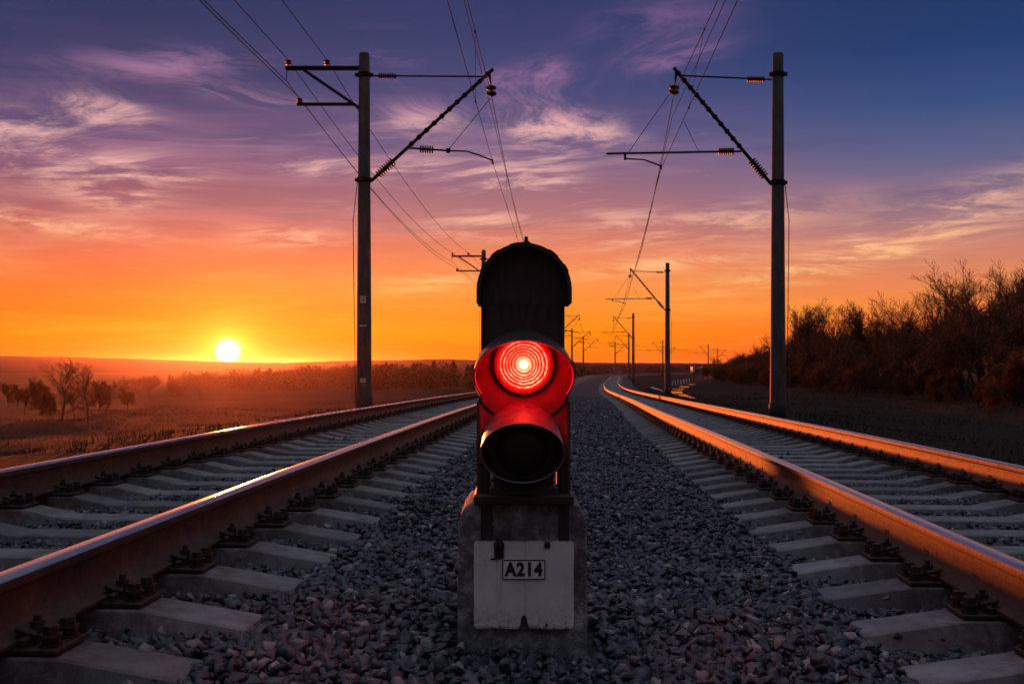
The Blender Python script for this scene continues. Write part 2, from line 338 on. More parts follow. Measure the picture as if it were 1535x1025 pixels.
# ------------------------------------------------------------------ mesh helpers
class MB:
    def __init__(s): s.v = []; s.f = []; s.mi = []
    def add(s, vs, fs, mi=0):
        b = len(s.v); s.v += [tuple(q) for q in vs]; s.f += [tuple(b + i for i in q) for q in fs]; s.mi += [mi] * len(fs)
    def box(s, c, sz, rot=None, bev=0):
        hx, hy, hz = sz[0] / 2, sz[1] / 2, sz[2] / 2
        b = min(bev, hx * .9, hy * .9, hz * .9)
        vs = []; 
        if b <= 0:
            vs = [Vector((sx * hx, sy * hy, sz_ * hz)) for sz_ in (-1, 1) for sx, sy in ((-1, -1), (1, -1), (1, 1), (-1, 1))]
            fs = [(3, 2, 1, 0), (4, 5, 6, 7), (0, 1, 5, 4), (1, 2, 6, 5), (2, 3, 7, 6), (3, 0, 4, 7)]
        else:
            def ring(x, y, z):
                return [Vector(q) for q in ((-x, -y + b, z), (-x + b, -y, z), (x - b, -y, z), (x, -y + b, z), (x, y - b, z), (x - b, y, z), (-x + b, y, z), (-x, y - b, z))]
            vs = ring(hx - b, hy - b, -hz) + ring(hx, hy, -hz + b) + ring(hx, hy, hz - b) + ring(hx - b, hy - b, hz)
            fs = [tuple(range(7, -1, -1)), tuple(range(24, 32))]
            for k in range(3):
                for i in range(8): fs.append((k * 8 + i, k * 8 + (i + 1) % 8, (k + 1) * 8 + (i + 1) % 8, (k + 1) * 8 + i))
        if rot is not None: vs = [rot @ q for q in vs]
        c = Vector(c); s.add([q + c for q in vs], fs)
    def tube(s, pts, r, n=8, cap=True):
        pts = [Vector(p) for p in pts]
        rs = r if isinstance(r, (list, tuple)) else [r] * len(pts)
        vs = []; up = None
        for i, p in enumerate(pts):
            t = (pts[min(i + 1, len(pts) - 1)] - pts[max(i - 1, 0)]).normalized()
            if up is None: up = t.orthogonal().normalized()
            up = (up - t * up.dot(t)).normalized(); w = t.cross(up)
            for k in range(n):
                a = 2 * math.pi * k / n; vs.append(p + (up * math.cos(a) + w * math.sin(a)) * rs[i])
        fs = []
        for i in range(len(pts) - 1):
            for k in range(n):
                fs.append((i * n + k, i * n + (k + 1) % n, (i + 1) * n + (k + 1) % n, (i + 1) * n + k))
        if cap: fs += [tuple(range(n - 1, -1, -1)), tuple(range((len(pts) - 1) * n, len(pts) * n))]
        s.add(vs, fs)
    def prism(s, poly, y0, y1):
        """poly: (x,z) outline counter-clockwise seen from -Y, extruded y0..y1"""
        n = len(poly)
        vs = [(x, y0, z) for x, z in poly] + [(x, y1, z) for x, z in poly]
        fs = [tuple(range(n)), tuple(range(2 * n - 1, n - 1, -1))] + [(i, n + i, n + (i + 1) % n, (i + 1) % n) for i in range(n)]
        s.add(vs, fs)
    def build(s, name, m, parent=None, smooth=False):
        me = bpy.data.meshes.new(name); me.from_pydata(s.v, [], s.f)
        for q in (m if isinstance(m, (list, tuple)) else [m]): me.materials.append(q)
        if any(s.mi): me.polygons.foreach_set('material_index', s.mi)
        if smooth: me.polygons.foreach_set('use_smooth', [True] * len(s.f))
        me.update()
        return link(name, me, parent)
def link(name, me, parent=None):
    o = bpy.data.objects.new(name, me); COL.objects.link(o)
    if parent is not None: o.parent = parent
    return o
def npmesh(name, V, Fc, m, parent=None, smooth=False):
    """numpy vertices (n,3), faces (k,3|4)"""
    k = Fc.shape[1]
    me = bpy.data.meshes.new(name or 'tree_mesh')
    me.vertices.add(len(V)); me.vertices.foreach_set('co', V.astype(np.float32).ravel())
    me.loops.add(Fc.size); me.loops.foreach_set('vertex_index', Fc.astype(np.int32).ravel())
    me.polygons.add(len(Fc)); me.polygons.foreach_set('loop_start', np.arange(0, Fc.size, k, dtype=np.int32))
    if smooth: me.polygons.foreach_set('use_smooth', np.ones(len(Fc), bool))
    me.materials.append(m); me.update(calc_edges=True)
    return link(name, me, parent) if name else me
def tag(o, label=None, cat=None, group=None, kind=None):
    for k, v in (('label', label), ('category', cat), ('group', group), ('kind', kind)):
        if v: o[k] = v
    return o
def empty(name, loc, rz=0):
    o = bpy.data.objects.new(name, None); COL.objects.link(o); o.location = loc; o.rotation_euler = (0, 0, rz)
    o.empty_display_size = .2; return o
def copy_tree(o, parent=None):
    c = o.copy(); COL.objects.link(c); c.parent = parent
    for ch in KIDS.get(o.name, []): copy_tree(ch, c)
    return c
KIDS = {}
def reg(o):
    KIDS[o.name] = list(o.children)
    for ch in o.children: reg(ch)
def px(x, y, d):                        # a point of the place seen at photo pixel (x, y), d metres away
    return Vector(((x - 767.5) / F * d, d, (548 - y) / F * d))

# ------------------------------------------------------------------ alignment of the line
def pchip(xs, ys):
    xs = np.array(xs, float); ys = np.array(ys, float)
    h = np.diff(xs); dl = np.diff(ys) / h
    m = np.empty(len(xs)); m[1:-1] = (dl[:-1] * h[1:] + dl[1:] * h[:-1]) / (h[:-1] + h[1:]); m[0] = dl[0]; m[-1] = dl[-1]
    def f(t):
        t = np.asarray(t, float); i = np.clip(np.searchsorted(xs, t) - 1, 0, len(h) - 1)
        u = (t - xs[i]) / h[i]; lo = t < xs[0]; hi = t > xs[-1]
        r = ((1 + 2 * u) * (1 - u) ** 2 * ys[i] + u * (1 - u) ** 2 * h[i] * m[i] + u * u * (3 - 2 * u) * ys[i + 1] + u * u * (u - 1) * h[i] * m[i + 1])
        r = np.where(lo, ys[0] + (t - xs[0]) * m[0], r); return np.where(hi, ys[-1] + (t - xs[-1]) * m[-1], r)
    return f
XL = pchip([-40, 0, 2.7, 5.4, 10.7, 18.4, 30, 80, 120, 160, 200, 250, 300, 350, 420], [-4.6, -2.36, -2.21, -2.06, -1.77, -1.42, -.85, 3.1, 6.6, 10.8, 15.0, 22.2, 36, 60, 104])
XR = pchip([-40, 0, 3.5, 6.7, 17, 30.8, 80, 120, 160, 200, 250, 300, 350, 420], [.4, 2.42, 2.59, 2.78, 3.52, 4.7, 8.5, 12.3, 17, 21.2, 28.4, 42, 66, 110])
ZL = pchip([-40, 0, 5.4, 10.7, 18.4, 30, 80, 110, 160, 260, 420], [-.5, -.575, -.58, -.61, -.71, -.88, -1.72, -2.0, -2.2, -2.42, -2.6])
ZR = pchip([-40, 0, 6.7, 17, 30.8, 80, 110, 160, 260, 420], [-.66, -.685, -.705, -.845, -1.10, -1.83, -2.06, -2.2, -2.42, -2.6])
TRACKS = {'left': (XL, ZL), 'right': (XR, ZR)}
def frame(tr, y):
    fx, fz = TRACKS[tr]
    t = Vector((float(fx(y + .05) - fx(y - .05)), .1, 0)).normalized()
    return Vector((float(fx(y)), y, float(fz(y)))), t, Vector((t.y, -t.x, 0))
DROP_X = [0, 1.45, 2.0, 2.7, 4.4, 5.6, 8.5]
DROP_Z = [.27, .27, .30, .44, .47, .9, 2.4]
def field(X, Y):
    l = -3.1 - 2.9 * np.clip((Y - 20) / 160, 0, 1) - 2.5 * np.clip((np.hypot(X, Y) - 300) / 2500, 0, 1)
    r = -2.9 - 1.2 * np.clip((Y - 60) / 300, 0, 1) + .05 * np.clip(X - 25, 0, 60) * np.clip(1 - Y / 600, 0, 1) - 2.5 * np.clip((np.hypot(X, Y) - 500) / 2500, 0, 1)
    w = np.clip((X - (XL(Y) + XR(Y)) / 2) / 20 + .5, 0, 1)
    return l * (1 - w) + r * w
def bench(X, Y):
    cl, cr, zl, zr = XL(Y), XR(Y), ZL(Y), ZR(Y)
    w = np.clip((X - cl - 1.45) / (cr - cl - 2.9), 0, 1); zb = zl * (1 - w) + zr * w
    e = np.maximum(np.maximum(cl - X, X - cr), 0)
    return zb, e
def ground_z(X, Y):
    zb, e = bench(X, Y)
    emb = zb - np.interp(e, DROP_X, DROP_Z) - np.clip(e - 8.5, 0, None) * .5
    emb = emb - .12 * np.clip((3.0 - e) / .4, 0, 1)
    return np.where(e < 5.5, emb, np.maximum(emb, field(X, Y)))
def crib(X, Y):
    """ballast lower between the rails, heaped at the sleeper ends"""
    zb, e = bench(X, Y)
    z = zb - np.interp(e, DROP_X, DROP_Z)
    for tr in ('left', 'right'):
        a = np.abs(X - TRACKS[tr][0](Y))
        z = z - np.interp(a, [0, .6, 1.1, 1.3, 1.42], [.022, .022, .022, .018, -.004])
    return z

# ------------------------------------------------------------------ ground sheet
def build_ground():
    ys = np.concatenate([np.arange(-30, 60, 1.5), np.arange(60, 200, 4), np.arange(200, 420, 8), np.geomspace(421, 9000, 34)])
    off = np.concatenate([-np.geomspace(9000, 40, 26), np.arange(-38, -12, 1.6), np.arange(-12, 12, .4), np.arange(12, 60, 1.8), np.geomspace(62, 9000, 26)])
    Y, O = np.meshgrid(ys, off, indexing='ij')
    C = (XL(np.minimum(Y, 420)) + XR(np.minimum(Y, 420))) / 2
    X = C + O
    Yc = np.minimum(Y, 420)
    Z = np.where(Y <= 420, ground_z(X, Yc), field(X, Yc) + np.clip(420 - Y, -400, 0) * .004)
    # unevenness
    Z = Z + np.where(np.abs(O) > 9, .18 * np.sin(X * .31 + Y * .12) * np.sin(Y * .23 - X * .07), 0)
    V = np.stack([X, Y, Z], -1).reshape(-1, 3)
    nr, nc = Y.shape; i = np.arange(nr - 1)[:, None] * nc + np.arange(nc - 1)[None]
    Fc = np.stack([i, i + 1, i + nc + 1, i + nc], -1).reshape(-1, 4)
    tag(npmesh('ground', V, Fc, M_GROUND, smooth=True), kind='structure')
build_ground()

def ridge(name, xs, tops, dist, base, depth, label_kind='structure'):
    """a hill with a real slope: crest at distance dist, foot nearer"""
    xs = np.array(xs, float); tops = np.array(tops, float)
    pxs = np.linspace(xs[0], xs[-1], 260); ty = np.interp(pxs, xs, tops)
    ty = ty - np.abs(np.sin(pxs * .11)) * .35 - RNG.random(260) * .35
    rows = []
    for q in (0, .35, .7, 1.0, 1.6):
        d = dist - depth * (1 - min(q, 1)) + (depth * .6 if q > 1 else 0)
        zt = (548 - ty) / F * dist
        h = base + (zt - base) * (min(q, 1) ** .8 if q <= 1 else 0)
        rows.append(np.stack([(pxs - 767.5) / F * d, np.full(260, d), h if q <= 1 else np.full(260, base)], -1))
    V = np.concatenate(rows); i = np.arange(4)[:, None] * 260 + np.arange(259)[None]
    Fc = np.stack([i, i + 1, i + 261, i + 260], -1).reshape(-1, 4)
    tag(npmesh(name, V, Fc, M_HILL, smooth=True), kind='structure')
ridge('hills', [-500, 0, 90, 200, 350, 430, 560, 720], [530, 533.5, 535, 538, 543, 544, 541.5, 542], 1500, -10, 400)
ridge('hills', [350, 430, 520, 600, 660, 760, 900, 1150, 1700], [546, 544, 541, 540, 538.5, 541, 544, 545.5, 546], 1250, -10, 300)

# ------------------------------------------------------------------ ballast
def ico(sub):
    import bmesh
    b = bmesh.new(); bmesh.ops.create_icosphere(b, subdivisions=sub, radius=1)
    b.verts.ensure_lookup_table()
    V = np.array([v.co[:] for v in b.verts]); Fc = np.array([[v.index for v in f.verts] for f in b.faces]); b.free(); return V, Fc
def rock_variants(sub, n):
    """crushed stone: convex lumps with flat broken faces; sub 2 adds chipped, dented faces"""
    import bmesh
    out = []
    for k in range(n):
        m = RNG.integers(9, 15); P = RNG.normal(size=(m, 3)); P /= np.linalg.norm(P, axis=1, keepdims=True)
        P *= RNG.uniform(.8, 1.15, (m, 1)) * np.array([1.15, RNG.uniform(.7, 1.0), RNG.uniform(.5, .85)])
        b = bmesh.new()
        for q in P: b.verts.new(q)
        r = bmesh.ops.convex_hull(b, input=b.verts)
        loose = [v for v in b.verts if not v.link_faces]
        if loose: bmesh.ops.delete(b, geom=loose, context='VERTS')
        if sub > 1:
            bmesh.ops.bevel(b, geom=b.edges[:], offset=.05, segments=1, affect='EDGES', clamp_overlap=True)
            bmesh.ops.triangulate(b, faces=b.faces[:])
        b.verts.ensure_lookup_table(); b.verts.index_update()
        V = np.array([v.co[:] for v in b.verts]); V += RNG.normal(size=V.shape) * .012
        out.append((V, np.array([[v.index for v in f.verts] for f in b.faces]))); b.free()
    return out
def scatter_rocks(pts, size, sub, nvar=28):
    vs = rock_variants(sub, nvar); n = len(pts); idx = RNG.integers(0, nvar, n)
    VV, FF, off = [], [], 0
    for q, (V0, F0) in enumerate(vs):
        w = np.where(idx == q)[0]; m = len(w)
        if not m: continue
        a, b, c = RNG.uniform(0, 2 * math.pi, m), RNG.normal(0, .55, m), RNG.normal(0, .55, m)
        ca, sa, cb, sb, cc, sn = np.cos(a), np.sin(a), np.cos(b), np.sin(b), np.cos(c), np.sin(c)
        o, z = np.ones(m), np.zeros(m)
        Rz = np.stack([ca, -sa, z, sa, ca, z, z, z, o], -1).reshape(m, 3, 3)
        Rx = np.stack([o, z, z, z, cb, -sb, z, sb, cb], -1).reshape(m, 3, 3)
        Ry = np.stack([cc, z, sn, z, o, z, -sn, z, cc], -1).reshape(m, 3, 3)
        P = np.einsum('nij,kj->nki', Rz @ Rx @ Ry, V0) * size[w][:, None, None] + pts[w][:, None, :]
        VV.append(P.reshape(-1, 3)); FF.append((F0[None] + (np.arange(m) * len(V0))[:, None, None] + off).reshape(-1, 3)); off += m * len(V0)
    return np.concatenate(VV), np.concatenate(FF)
SLEEP_S = .52
GA = .7975
SLEEP_OFF = {'left': .12, 'right': .30}
def near_sleeper(X, Y):
    hit = np.zeros(len(X), bool)
    for tr in ('left', 'right'):
        a = np.abs(X - TRACKS[tr][0](Y)); s = (Y - SLEEP_OFF[tr] + SLEEP_S / 2) % SLEEP_S - SLEEP_S / 2
        hit |= (a < 1.345) & (np.abs(s) < .125)
    return hit
def build_ballast():
    ys = np.concatenate([np.arange(-6, 40, .25), np.arange(40, 120, 1), np.arange(120, 421, 4)])
    us = np.linspace(0, 1, 90)
    Y, U = np.meshgrid(ys, us, indexing='ij')
    a, b = XL(Y) - 2.75, XR(Y) + 2.75
    X = a + (b - a) * U
    Z = crib(X, Y) - .02 + .008 * np.sin(X * 9) * np.sin(Y * 7)
    V = np.stack([X, Y, Z], -1).reshape(-1, 3); nr, nc = Y.shape
    i = np.arange(nr - 1)[:, None] * nc + np.arange(nc - 1)[None]
    Fc = np.stack([i, i + 1, i + nc + 1, i + nc], -1).reshape(-1, 4)
    root = npmesh('ballast', V, Fc, M_BED)
    tag(root, 'dark blue grey crushed stone ballast spread between and under the two tracks', 'ballast', kind='stuff')
    for y0, y1, dens, sub, smin, smax in ((1.6, 4.6, 2300, 2, .011, .035), (4.6, 9, 1500, 1, .011, .034), (9, 20, 420, 1, .016, .040), (20, 50, 110, 1, .022, .050)):
        W = 0
        A = (y1 - y0) * 12
        n = int(A * dens); Yp = RNG.uniform(y0, y1, n); lo, hi = XL(Yp) - 2.6, XR(Yp) + 2.6
        Xp = lo + (hi - lo) * RNG.random(n)
        vis = np.abs(Xp) < .56 * Yp + .5
        hit = near_sleeper(Xp, Yp); al = np.minimum(np.abs(Xp - XL(Yp)), np.abs(Xp - XR(Yp)))
        strewn = hit & (RNG.random(n) < .035) & (np.abs(al - GA) > .26)
        blk = (np.abs(Xp - .036) < .235) & (Yp > 2.945) & (Yp < 3.35)
        keep = vis & (~hit | strewn) & ~blk; Xp, Yp, strewn, al = Xp[keep], Yp[keep], strewn[keep], al[keep]
        size = smin + (smax - smin) * RNG.random(len(Xp)) ** 1.9
        Zp = crib(Xp, Yp) + size * .15 + RNG.uniform(-.02, .016, len(Xp)) + .014 * np.sin(Xp * 5 + Yp * 3) * np.sin(Yp * 4.3)
        zb = bench(Xp, Yp)[0]; Ztop = zb + np.interp(al, [0, .36, .58, 1.0, 1.34], [-.272, -.272, -.228, -.229, -.281])
        size = np.where(strewn, size * .6, size); Zp = np.where(strewn, Ztop + size * .45, Zp)
        V, Fa = scatter_rocks(np.stack([Xp, Yp, Zp], -1), size, sub)
        npmesh('stone_layer', V, Fa, M_STONE, root)
    return root
build_ballast()

# ------------------------------------------------------------------ rails
RP = [(-.075, 0), (.075, 0), (.075, .010), (.030, .024), (.0125, .045), (.0105, .09), (.0135, .128), (.035, .140), (.0375, .150), (.0370, .168), (.029, .177), (.015, .180),
      (-.015, .180), (-.029, .177), (-.0370, .168), (-.0375, .150), (-.035, .140), (-.0135, .128), (-.0105, .09), (-.0125, .045), (-.030, .024), (-.075, .010)]
def build_rail(tr, side):
    ys = np.concatenate([np.arange(-6, 40, .5), np.arange(40, 421, 2.0)]); vs = []; fs = []; mi = []; n = len(RP)
    for y in ys:
        p, t, w = frame(tr, float(y))
        for x, z in RP: vs.append(p + w * (x + side * GA) + Vector((0, 0, z - .18)))
    for i in range(len(ys) - 1):
        for k in range(n):
            fs.append((i * n + k, i * n + (k + 1) % n, (i + 1) * n + (k + 1) % n, (i + 1) * n + k)); mi.append(1 if 9 <= k <= 13 else 0)
    me = bpy.data.meshes.new('rail'); me.from_pydata([tuple(v) for v in vs], [], fs)
    me.materials.append(M_RUST); me.materials.append(M_POLISH)
    me.polygons.foreach_set('material_index', mi); me.polygons.foreach_set('use_smooth', [True] * len(fs)); me.update()
    me.set_sharp_from_angle(angle=R(38))
    o = link('rail', me)
    tag(o, {('left', -1): 'outermost rusty steel rail on the left, beside the dark field', ('left', 1): 'rusty steel rail with shining head just left of the signal',
            ('right', -1): 'rusty orange lit steel rail just right of the signal', ('right', 1): 'outermost rusty steel rail on the right, beside the wood'}[(tr, side)], 'rail', 'rails of the two tracks')
for tr in ('left', 'right'):
    for sd in (-1, 1): build_rail(tr, sd)

# ------------------------------------------------------------------ sleepers
def sleeper_mesh(mb):
    st = [(-1.345, .146, .088), (-1.335, .152, .092), (-1.0, .204, .088), (-.58, .205, .088), (-.36, .160, .095), (.36, .160, .095), (.58, .205, .088), (1.0, .204, .088), (1.335, .152, .092), (1.345, .146, .088)]
    vs = []
    for x, h, wt in st:
        e = .006
        wb = .145
        for yy, z in ((-wb, 0), (wb, 0), (wt + .004, h - e), (wt - .006, h), (-wt + .006, h), (-wt - .004, h - e)): vs.append((x, yy, z))
    n = 6; fs = [tuple(range(n)), tuple(range((len(st) - 1) * n + n - 1, (len(st) - 1) * n - 1, -1))]
    for i in range(len(st) - 1):
        for k in range(n): fs.append((i * n + k, (i + 1) * n + k, (i + 1) * n + (k + 1) % n, i * n + (k + 1) % n))
    mb.add(vs, fs)
SEAT_Z = .205
def plate_mb(mb, sx):
    mb.box((sx * GA, 0, SEAT_Z + .011), (.40, .165, .018), bev=.004)
    for q in (-1, 1): mb.box((sx * GA + q * .098, 0, SEAT_Z + .030), (.022, .15, .030), bev=.004)
def bolt_mb(mb, x, y, tall=True):
    zb = SEAT_Z + .018
    h = .062 if tall else .045
    mb.tube([(x, y, zb), (x, y, zb + h + .014)], .011, 8)
    for z0, rr, hh in ((zb, .030, .010), (zb + .014, .024, .012), (zb + .028, .030, .007), (zb + .036, .021, .022)):
        mb.tube([(x, y, z0), (x, y, z0 + hh)], rr, 6 if rr < .028 else 12)
def clip_mb(mb, sx, q):
    x = sx * GA + q * .088
    mb.box((x, 0, SEAT_Z + .052), (.062, .085, .018), Matrix.Rotation(q * .25, 3, 'Y'), bev=.005)
    mb.box((x + q * .02, 0, SEAT_Z + .036), (.02, .075, .036), bev=.004)
def make_sleeper(detail):
    root = empty('railway_sleeper', (0, 0, 0))
    m = MB(); sleeper_mesh(m); m.build('concrete_beam', M_SLEEPER, root)
    for sx in (-1, 1):
        m = MB(); plate_mb(m, sx)
        if detail < 2:
            for q in (-1, 1):
                clip_mb(m, sx, q); bolt_mb(m, sx * GA + q * .102, 0); bolt_mb(m, sx * GA + q * .155, .035, False)
        pl = m.build('tie_plate', M_FAST, root)
        if detail == 2:
            for q in (-1, 1):
                c = MB(); clip_mb(c, sx, q); c.build('rail_clip', M_FAST, pl)
                c = MB(); bolt_mb(c, sx * GA + q * .102, 0); c.build('clip_bolt', M_FAST, pl)
                for yy in (-.045, .045):
                    c = MB(); bolt_mb(c, sx * GA + q * .165, yy, False); c.build('anchor_bolt', M_FAST, pl)
    bpy.context.view_layer.update(); reg(root); return root
NUMW = ['nearest', 'second nearest', 'third nearest', 'fourth nearest', 'fifth nearest', 'sixth nearest', 'seventh nearest', 'eighth nearest', 'ninth nearest', 'tenth nearest', 'eleventh nearest', 'twelfth nearest']
def place_sleepers():
    protos = {2: make_sleeper(2), 1: make_sleeper(1)}; used = set()
    far = []
    for tr in ('left', 'right'):
        y = SLEEP_OFF[tr] + SLEEP_S * 3; vis = 0; cnt = 0
        while y < 250:
            p, t, w = frame(tr, y)
            seen = y > (2.35 if tr == 'left' else 2.55)
            if cnt < 148:
                det = 2 if y < 14 else 1
                o = protos[det] if det not in used else copy_tree(protos[det]); used.add(det)
                o.location = p + Vector((0, 0, -.18 - .020 - SEAT_Z - .003))
                o.rotation_euler = (0, 0, math.atan2(w.y, w.x) + random.uniform(-.008, .008))
                g = f'concrete sleepers of the {tr} track'
                side = 'end just left of the signal' if tr == 'left' else 'end just right of the signal'
                if seen and vis < 12:
                    lab = f'{NUMW[vis]} grey concrete sleeper of the {tr} track, lying under both its rusty rails'; vis += 1
                elif not seen:
                    lab = f'grey concrete sleeper of the {tr} track at the bottom edge of the photo'
                else: lab = f'one of the many small grey concrete sleepers farther along the {tr} track'
                tag(o, lab, 'sleeper', g)
            else: far.append((p, w))
            y += SLEEP_S; cnt += 1
    m = MB(); sleeper_mesh(m); V0 = np.array(m.v); F0 = [f for f in m.f]
    Vs, Fs = [], []
    for i, (p, w) in enumerate(far):
        t = np.array([-w.y, w.x, 0]); W = np.array(w)
        Vs.append(V0[:, :1] * W + V0[:, 1:2] * t + V0[:, 2:] * np.array([0, 0, 1]) + np.array(p + Vector((0, 0, -.385 - .02))))
        Fs += [tuple(q + i * len(V0) for q in f) for f in F0]
    me = bpy.data.meshes.new('distant_sleepers'); me.from_pydata(np.concatenate(Vs).tolist(), [], Fs); me.materials.append(M_SLEEPER)
    tag(link('distant_sleepers', me), 'tiny concrete sleepers where the two tracks bend away to the right', 'sleepers', kind='stuff')
place_sleepers()

# ------------------------------------------------------------------ overhead line masts
def ins(mb, a, b, n=7, r=.075, rc=.03):
    a, b = Vector(a), Vector(b); mb.tube([a, b], rc, 8)
    for i in range(n):
        p = a.lerp(b, (i + .5) / n); h = (b - a) / n * .34
        mb.tube([p - h, p - h * .7, p + h * .7, p + h], [rc, r * 1.12, r * 1.12, rc], 12)
S0 = 28.6 / F
def make_mast(kind):
    """left kind carries crossarms on its outer side; the arm reaches towards its track. Local origin: foot of the pole"""
    left = kind == 'left'
    cx, foot = (546, -1.18) if left else (1166, -1.46)
    def L(x, y, dy=0): return Vector(((x - cx) * S0, dy, (548 - y) * S0 - foot))
    root = empty('overhead_line_mast', (0, 0, 0))
    top = L(cx, 80).z
    m = MB(); m.tube([(0, 0, -1.2), (0, 0, 0), (0, 0, top - .05), (0, 0, top)], [.235, .23, .157, .135], 24); m.build('pole', M_POLE, root, True)
    m = MB(); m.tube([(0, 0, -.3), (0, 0, .34 if not left else .25), (0, 0, .36 if not left else .27)], [.262, .255, .235], 24); m.build('foot_coating', M_FOOT, root, True)
    for yy in ((113, 270) if left else (112, 274)):
        m = MB()
        z = L(0, yy).z
        m.tube([(0, 0, z - .07), (0, 0, z + .07)], .215 if yy > 200 else .185, 20)
        for q in (-1, 1): m.box((q * .21, -.02, z), (.12, .10, .10), bev=.01)
        m.build('clamp_band', M_IRON, root)
    sg = 1 if left else -1
    # stay rod
    if left: a, i1, i2, b = L(556, 114), L(567, 114), L(594, 114.5), L(727, 115)
    else: a, i1, i2, b = L(1157, 119.5), L(1146, 119.5), L(1120, 119), L(1020, 113.5)
    m = MB(); m.tube([a, b], .026, 8); st = m.build('stay_rod', M_IRON, root)
    m = MB(); ins(m, i1, i2, 8, .08); m.build('insulator', M_INS, st, True)
    # diagonal strut
    if left: a, b, i1, i2 = L(557, 271), L(739, 104), L(566, 263), L(590, 241)
    else: a, b, i1, i2 = L(1156, 276), L(1010, 102), L(1147, 265.5), L(1126, 240)
    m = MB(); n = 16
    pts = [a.lerp(b, i / n) for i in range(n + 1)]
    m.tube(pts, .052, 10)
    for i in range(5, n): m.tube([a.lerp(b, (i + .1) / n), a.lerp(b, (i + .4) / n)], .078, 10)
    ds = m.build('diagonal_strut', M_IRON, root)
    m = MB(); ins(m, i1, i2, 8, .115, .06); m.build('insulator', M_INS, ds, True)
    # hanging insulator carrying the messenger wire
    if left: q = [L(733, 108), L(736, 128), L(737, 145)]
    else: q = [L(1014, 108), L(1011, 128), L(1010, 142)]
    m = MB(); m.tube([q[0], q[1]], [.05, .02], 6); ins(m, q[1], q[2], 2, .13, .045); m.build('suspension_insulator', M_INS, root, True)
    # registration arm
    if left:
        m = MB(); m.tube([L(613, 222), L(672, 226)], .03, 8); m.box(L(672, 226), (.12, .06, .14), bev=.01); ra = m.build('registration_arm', M_IRON, root)
        m = MB(); ins(m, L(629, 223.5), L(650, 224.8), 6, .10); m.build('insulator', M_INS, ra, True)
        m = MB(); m.tube([L(672, 226), L(700, 227), L(716, 232), L(738, 240.5)], .024, 8); m.tube([L(738, 239), L(739, 246)], .03, 6); m.build('steady_arm', M_IRON, root)
        m = MB(); m.tube([L(672, 225), L(735, 148)], .010, 5); m.build('stay_wire', M_WIRE, root)
    else:
        m = MB(); m.tube([L(1111, 227), L(909, 230.5)], .032, 8); m.tube([L(937, 229), L(937, 240)], .035, 8); ra = m.build('registration_arm', M_IRON, root)
        m = MB(); ins(m, L(1100, 227.3), L(1077, 227.7), 7, .10); m.build('insulator', M_INS, ra, True)
        m = MB(); m.tube([L(937, 238), L(965, 239.5), L(978, 244), L(991, 249)], .024, 8); m.tube([L(991, 247), L(991, 254)], .03, 6); m.build('steady_arm', M_IRON, root)
        m = MB(); m.tube([L(942, 229), L(1008, 135)], .010, 5); m.tube([L(1048, 229), L(1025, 182)], .008, 5); m.build('stay_wire', M_WIRE, root)
    if left:
        m = MB(); a, b = L(428, 102.5), L(541, 102.5); m.box((a + b) / 2, (b.x - a.x, .10, .12), bev=.01); m.tube([L(430, 104), L(429.5, 122)], .012, 5); ca = m.build('upper_crossarm', M_IRON, root)
        for x in (432, 490):
            m = MB(); m.tube([L(x, 100), L(x, 92)], .022, 6); ins(m, L(x, 97.5), L(x, 90.5), 2, .085, .05); m.build('pin_insulator', M_INS, ca, True)
        m = MB(); a, b = L(445, 157), L(530, 156); m.box((a + b) / 2, (b.x - a.x, .08, .09), bev=.01); cb = m.build('lower_crossarm', M_IRON, root)
        m = MB(); m.tube([L(449, 156), L(449, 149)], .022, 6); ins(m, L(449, 154), L(449, 147.5), 2, .085, .05); m.build('pin_insulator', M_INS, cb, True)
        m = MB(); m.tube([L(455, 105), L(540, 163)], .045, 8); m.build('crossarm_brace', M_IRON, root)
    # earthing wire down the pole
    m = MB(); s_ = -1 if left else 1
    z1 = L(0, 270).z
    m.tube([(s_ * .20, 0, z1), (s_ * .33, .0, z1 - 1.2), (s_ * .30, 0, 3.0), (s_ * .26, 0, .1)], .012, 5); m.build('earth_wire', M_WIRE, root)
    return root, L
def put_plate(root):
    m = MB(); m.box((0, -.222, 3.12), (.17, .02, .21), bev=.004); pl = m.build('number_plate', M_PLATE, root)
    m = MB()
    for c, s in (((-.025, -.2335, 3.145), (.012, .004, .07)), ((.005, -.2335, 3.118), (.075, .004, .012)), ((.02, -.2335, 3.12), (.012, .004, .12))): m.box(c, s)
    m.build('number', M_INK, pl)
    m = MB(); m.box((0, -.235, 2.35), (.22, .02, .035), bev=.004); m.box((0, -.242, .75), (.16, .02, .12), bev=.004); m.build('small_plate', M_PLATE, root)
mastL, LL = make_mast('left'); mastR, LR = make_mast('right')
bpy.context.view_layer.update(); reg(mastL); reg(mastR)
ROWL = [((546 - 767.5) * S0, 28.6, -1.18), (-2.05, 70, -2.05), (5.9, 139, -2.6), (12.4, 200, -2.75), (18.3, 248, -2.85), (32.0, 300, -2.95), (55.5, 350, -3.1), (85, 400, -3.2)]
ROWR = [((1166 - 767.5) * S0, 28.6, -1.46), (12.7, 79, -2.30), (18.8, 150, -2.55), (28.0, 232, -2.8), (45.5, 292, -2.95), (70, 345, -3.05), (103, 400, -3.15)]
def rotz_of(tr, y):
    _, t, w = frame(tr, y); return math.atan2(w.y, w.x)
LABL = ['tall grey concrete mast on the left carrying two crossarms and a small number plate', 'concrete mast with crossarms just left of the top of the signal head', 'half hidden mast whose arm tip shows right behind the signal head']
LABR = ['tallest concrete mast at the right, bracket arm reaching left over the right track', 'middle sized mast standing just outside the bend of the right track', 'thin dark mast just left of the middle sized mast beyond the bend']
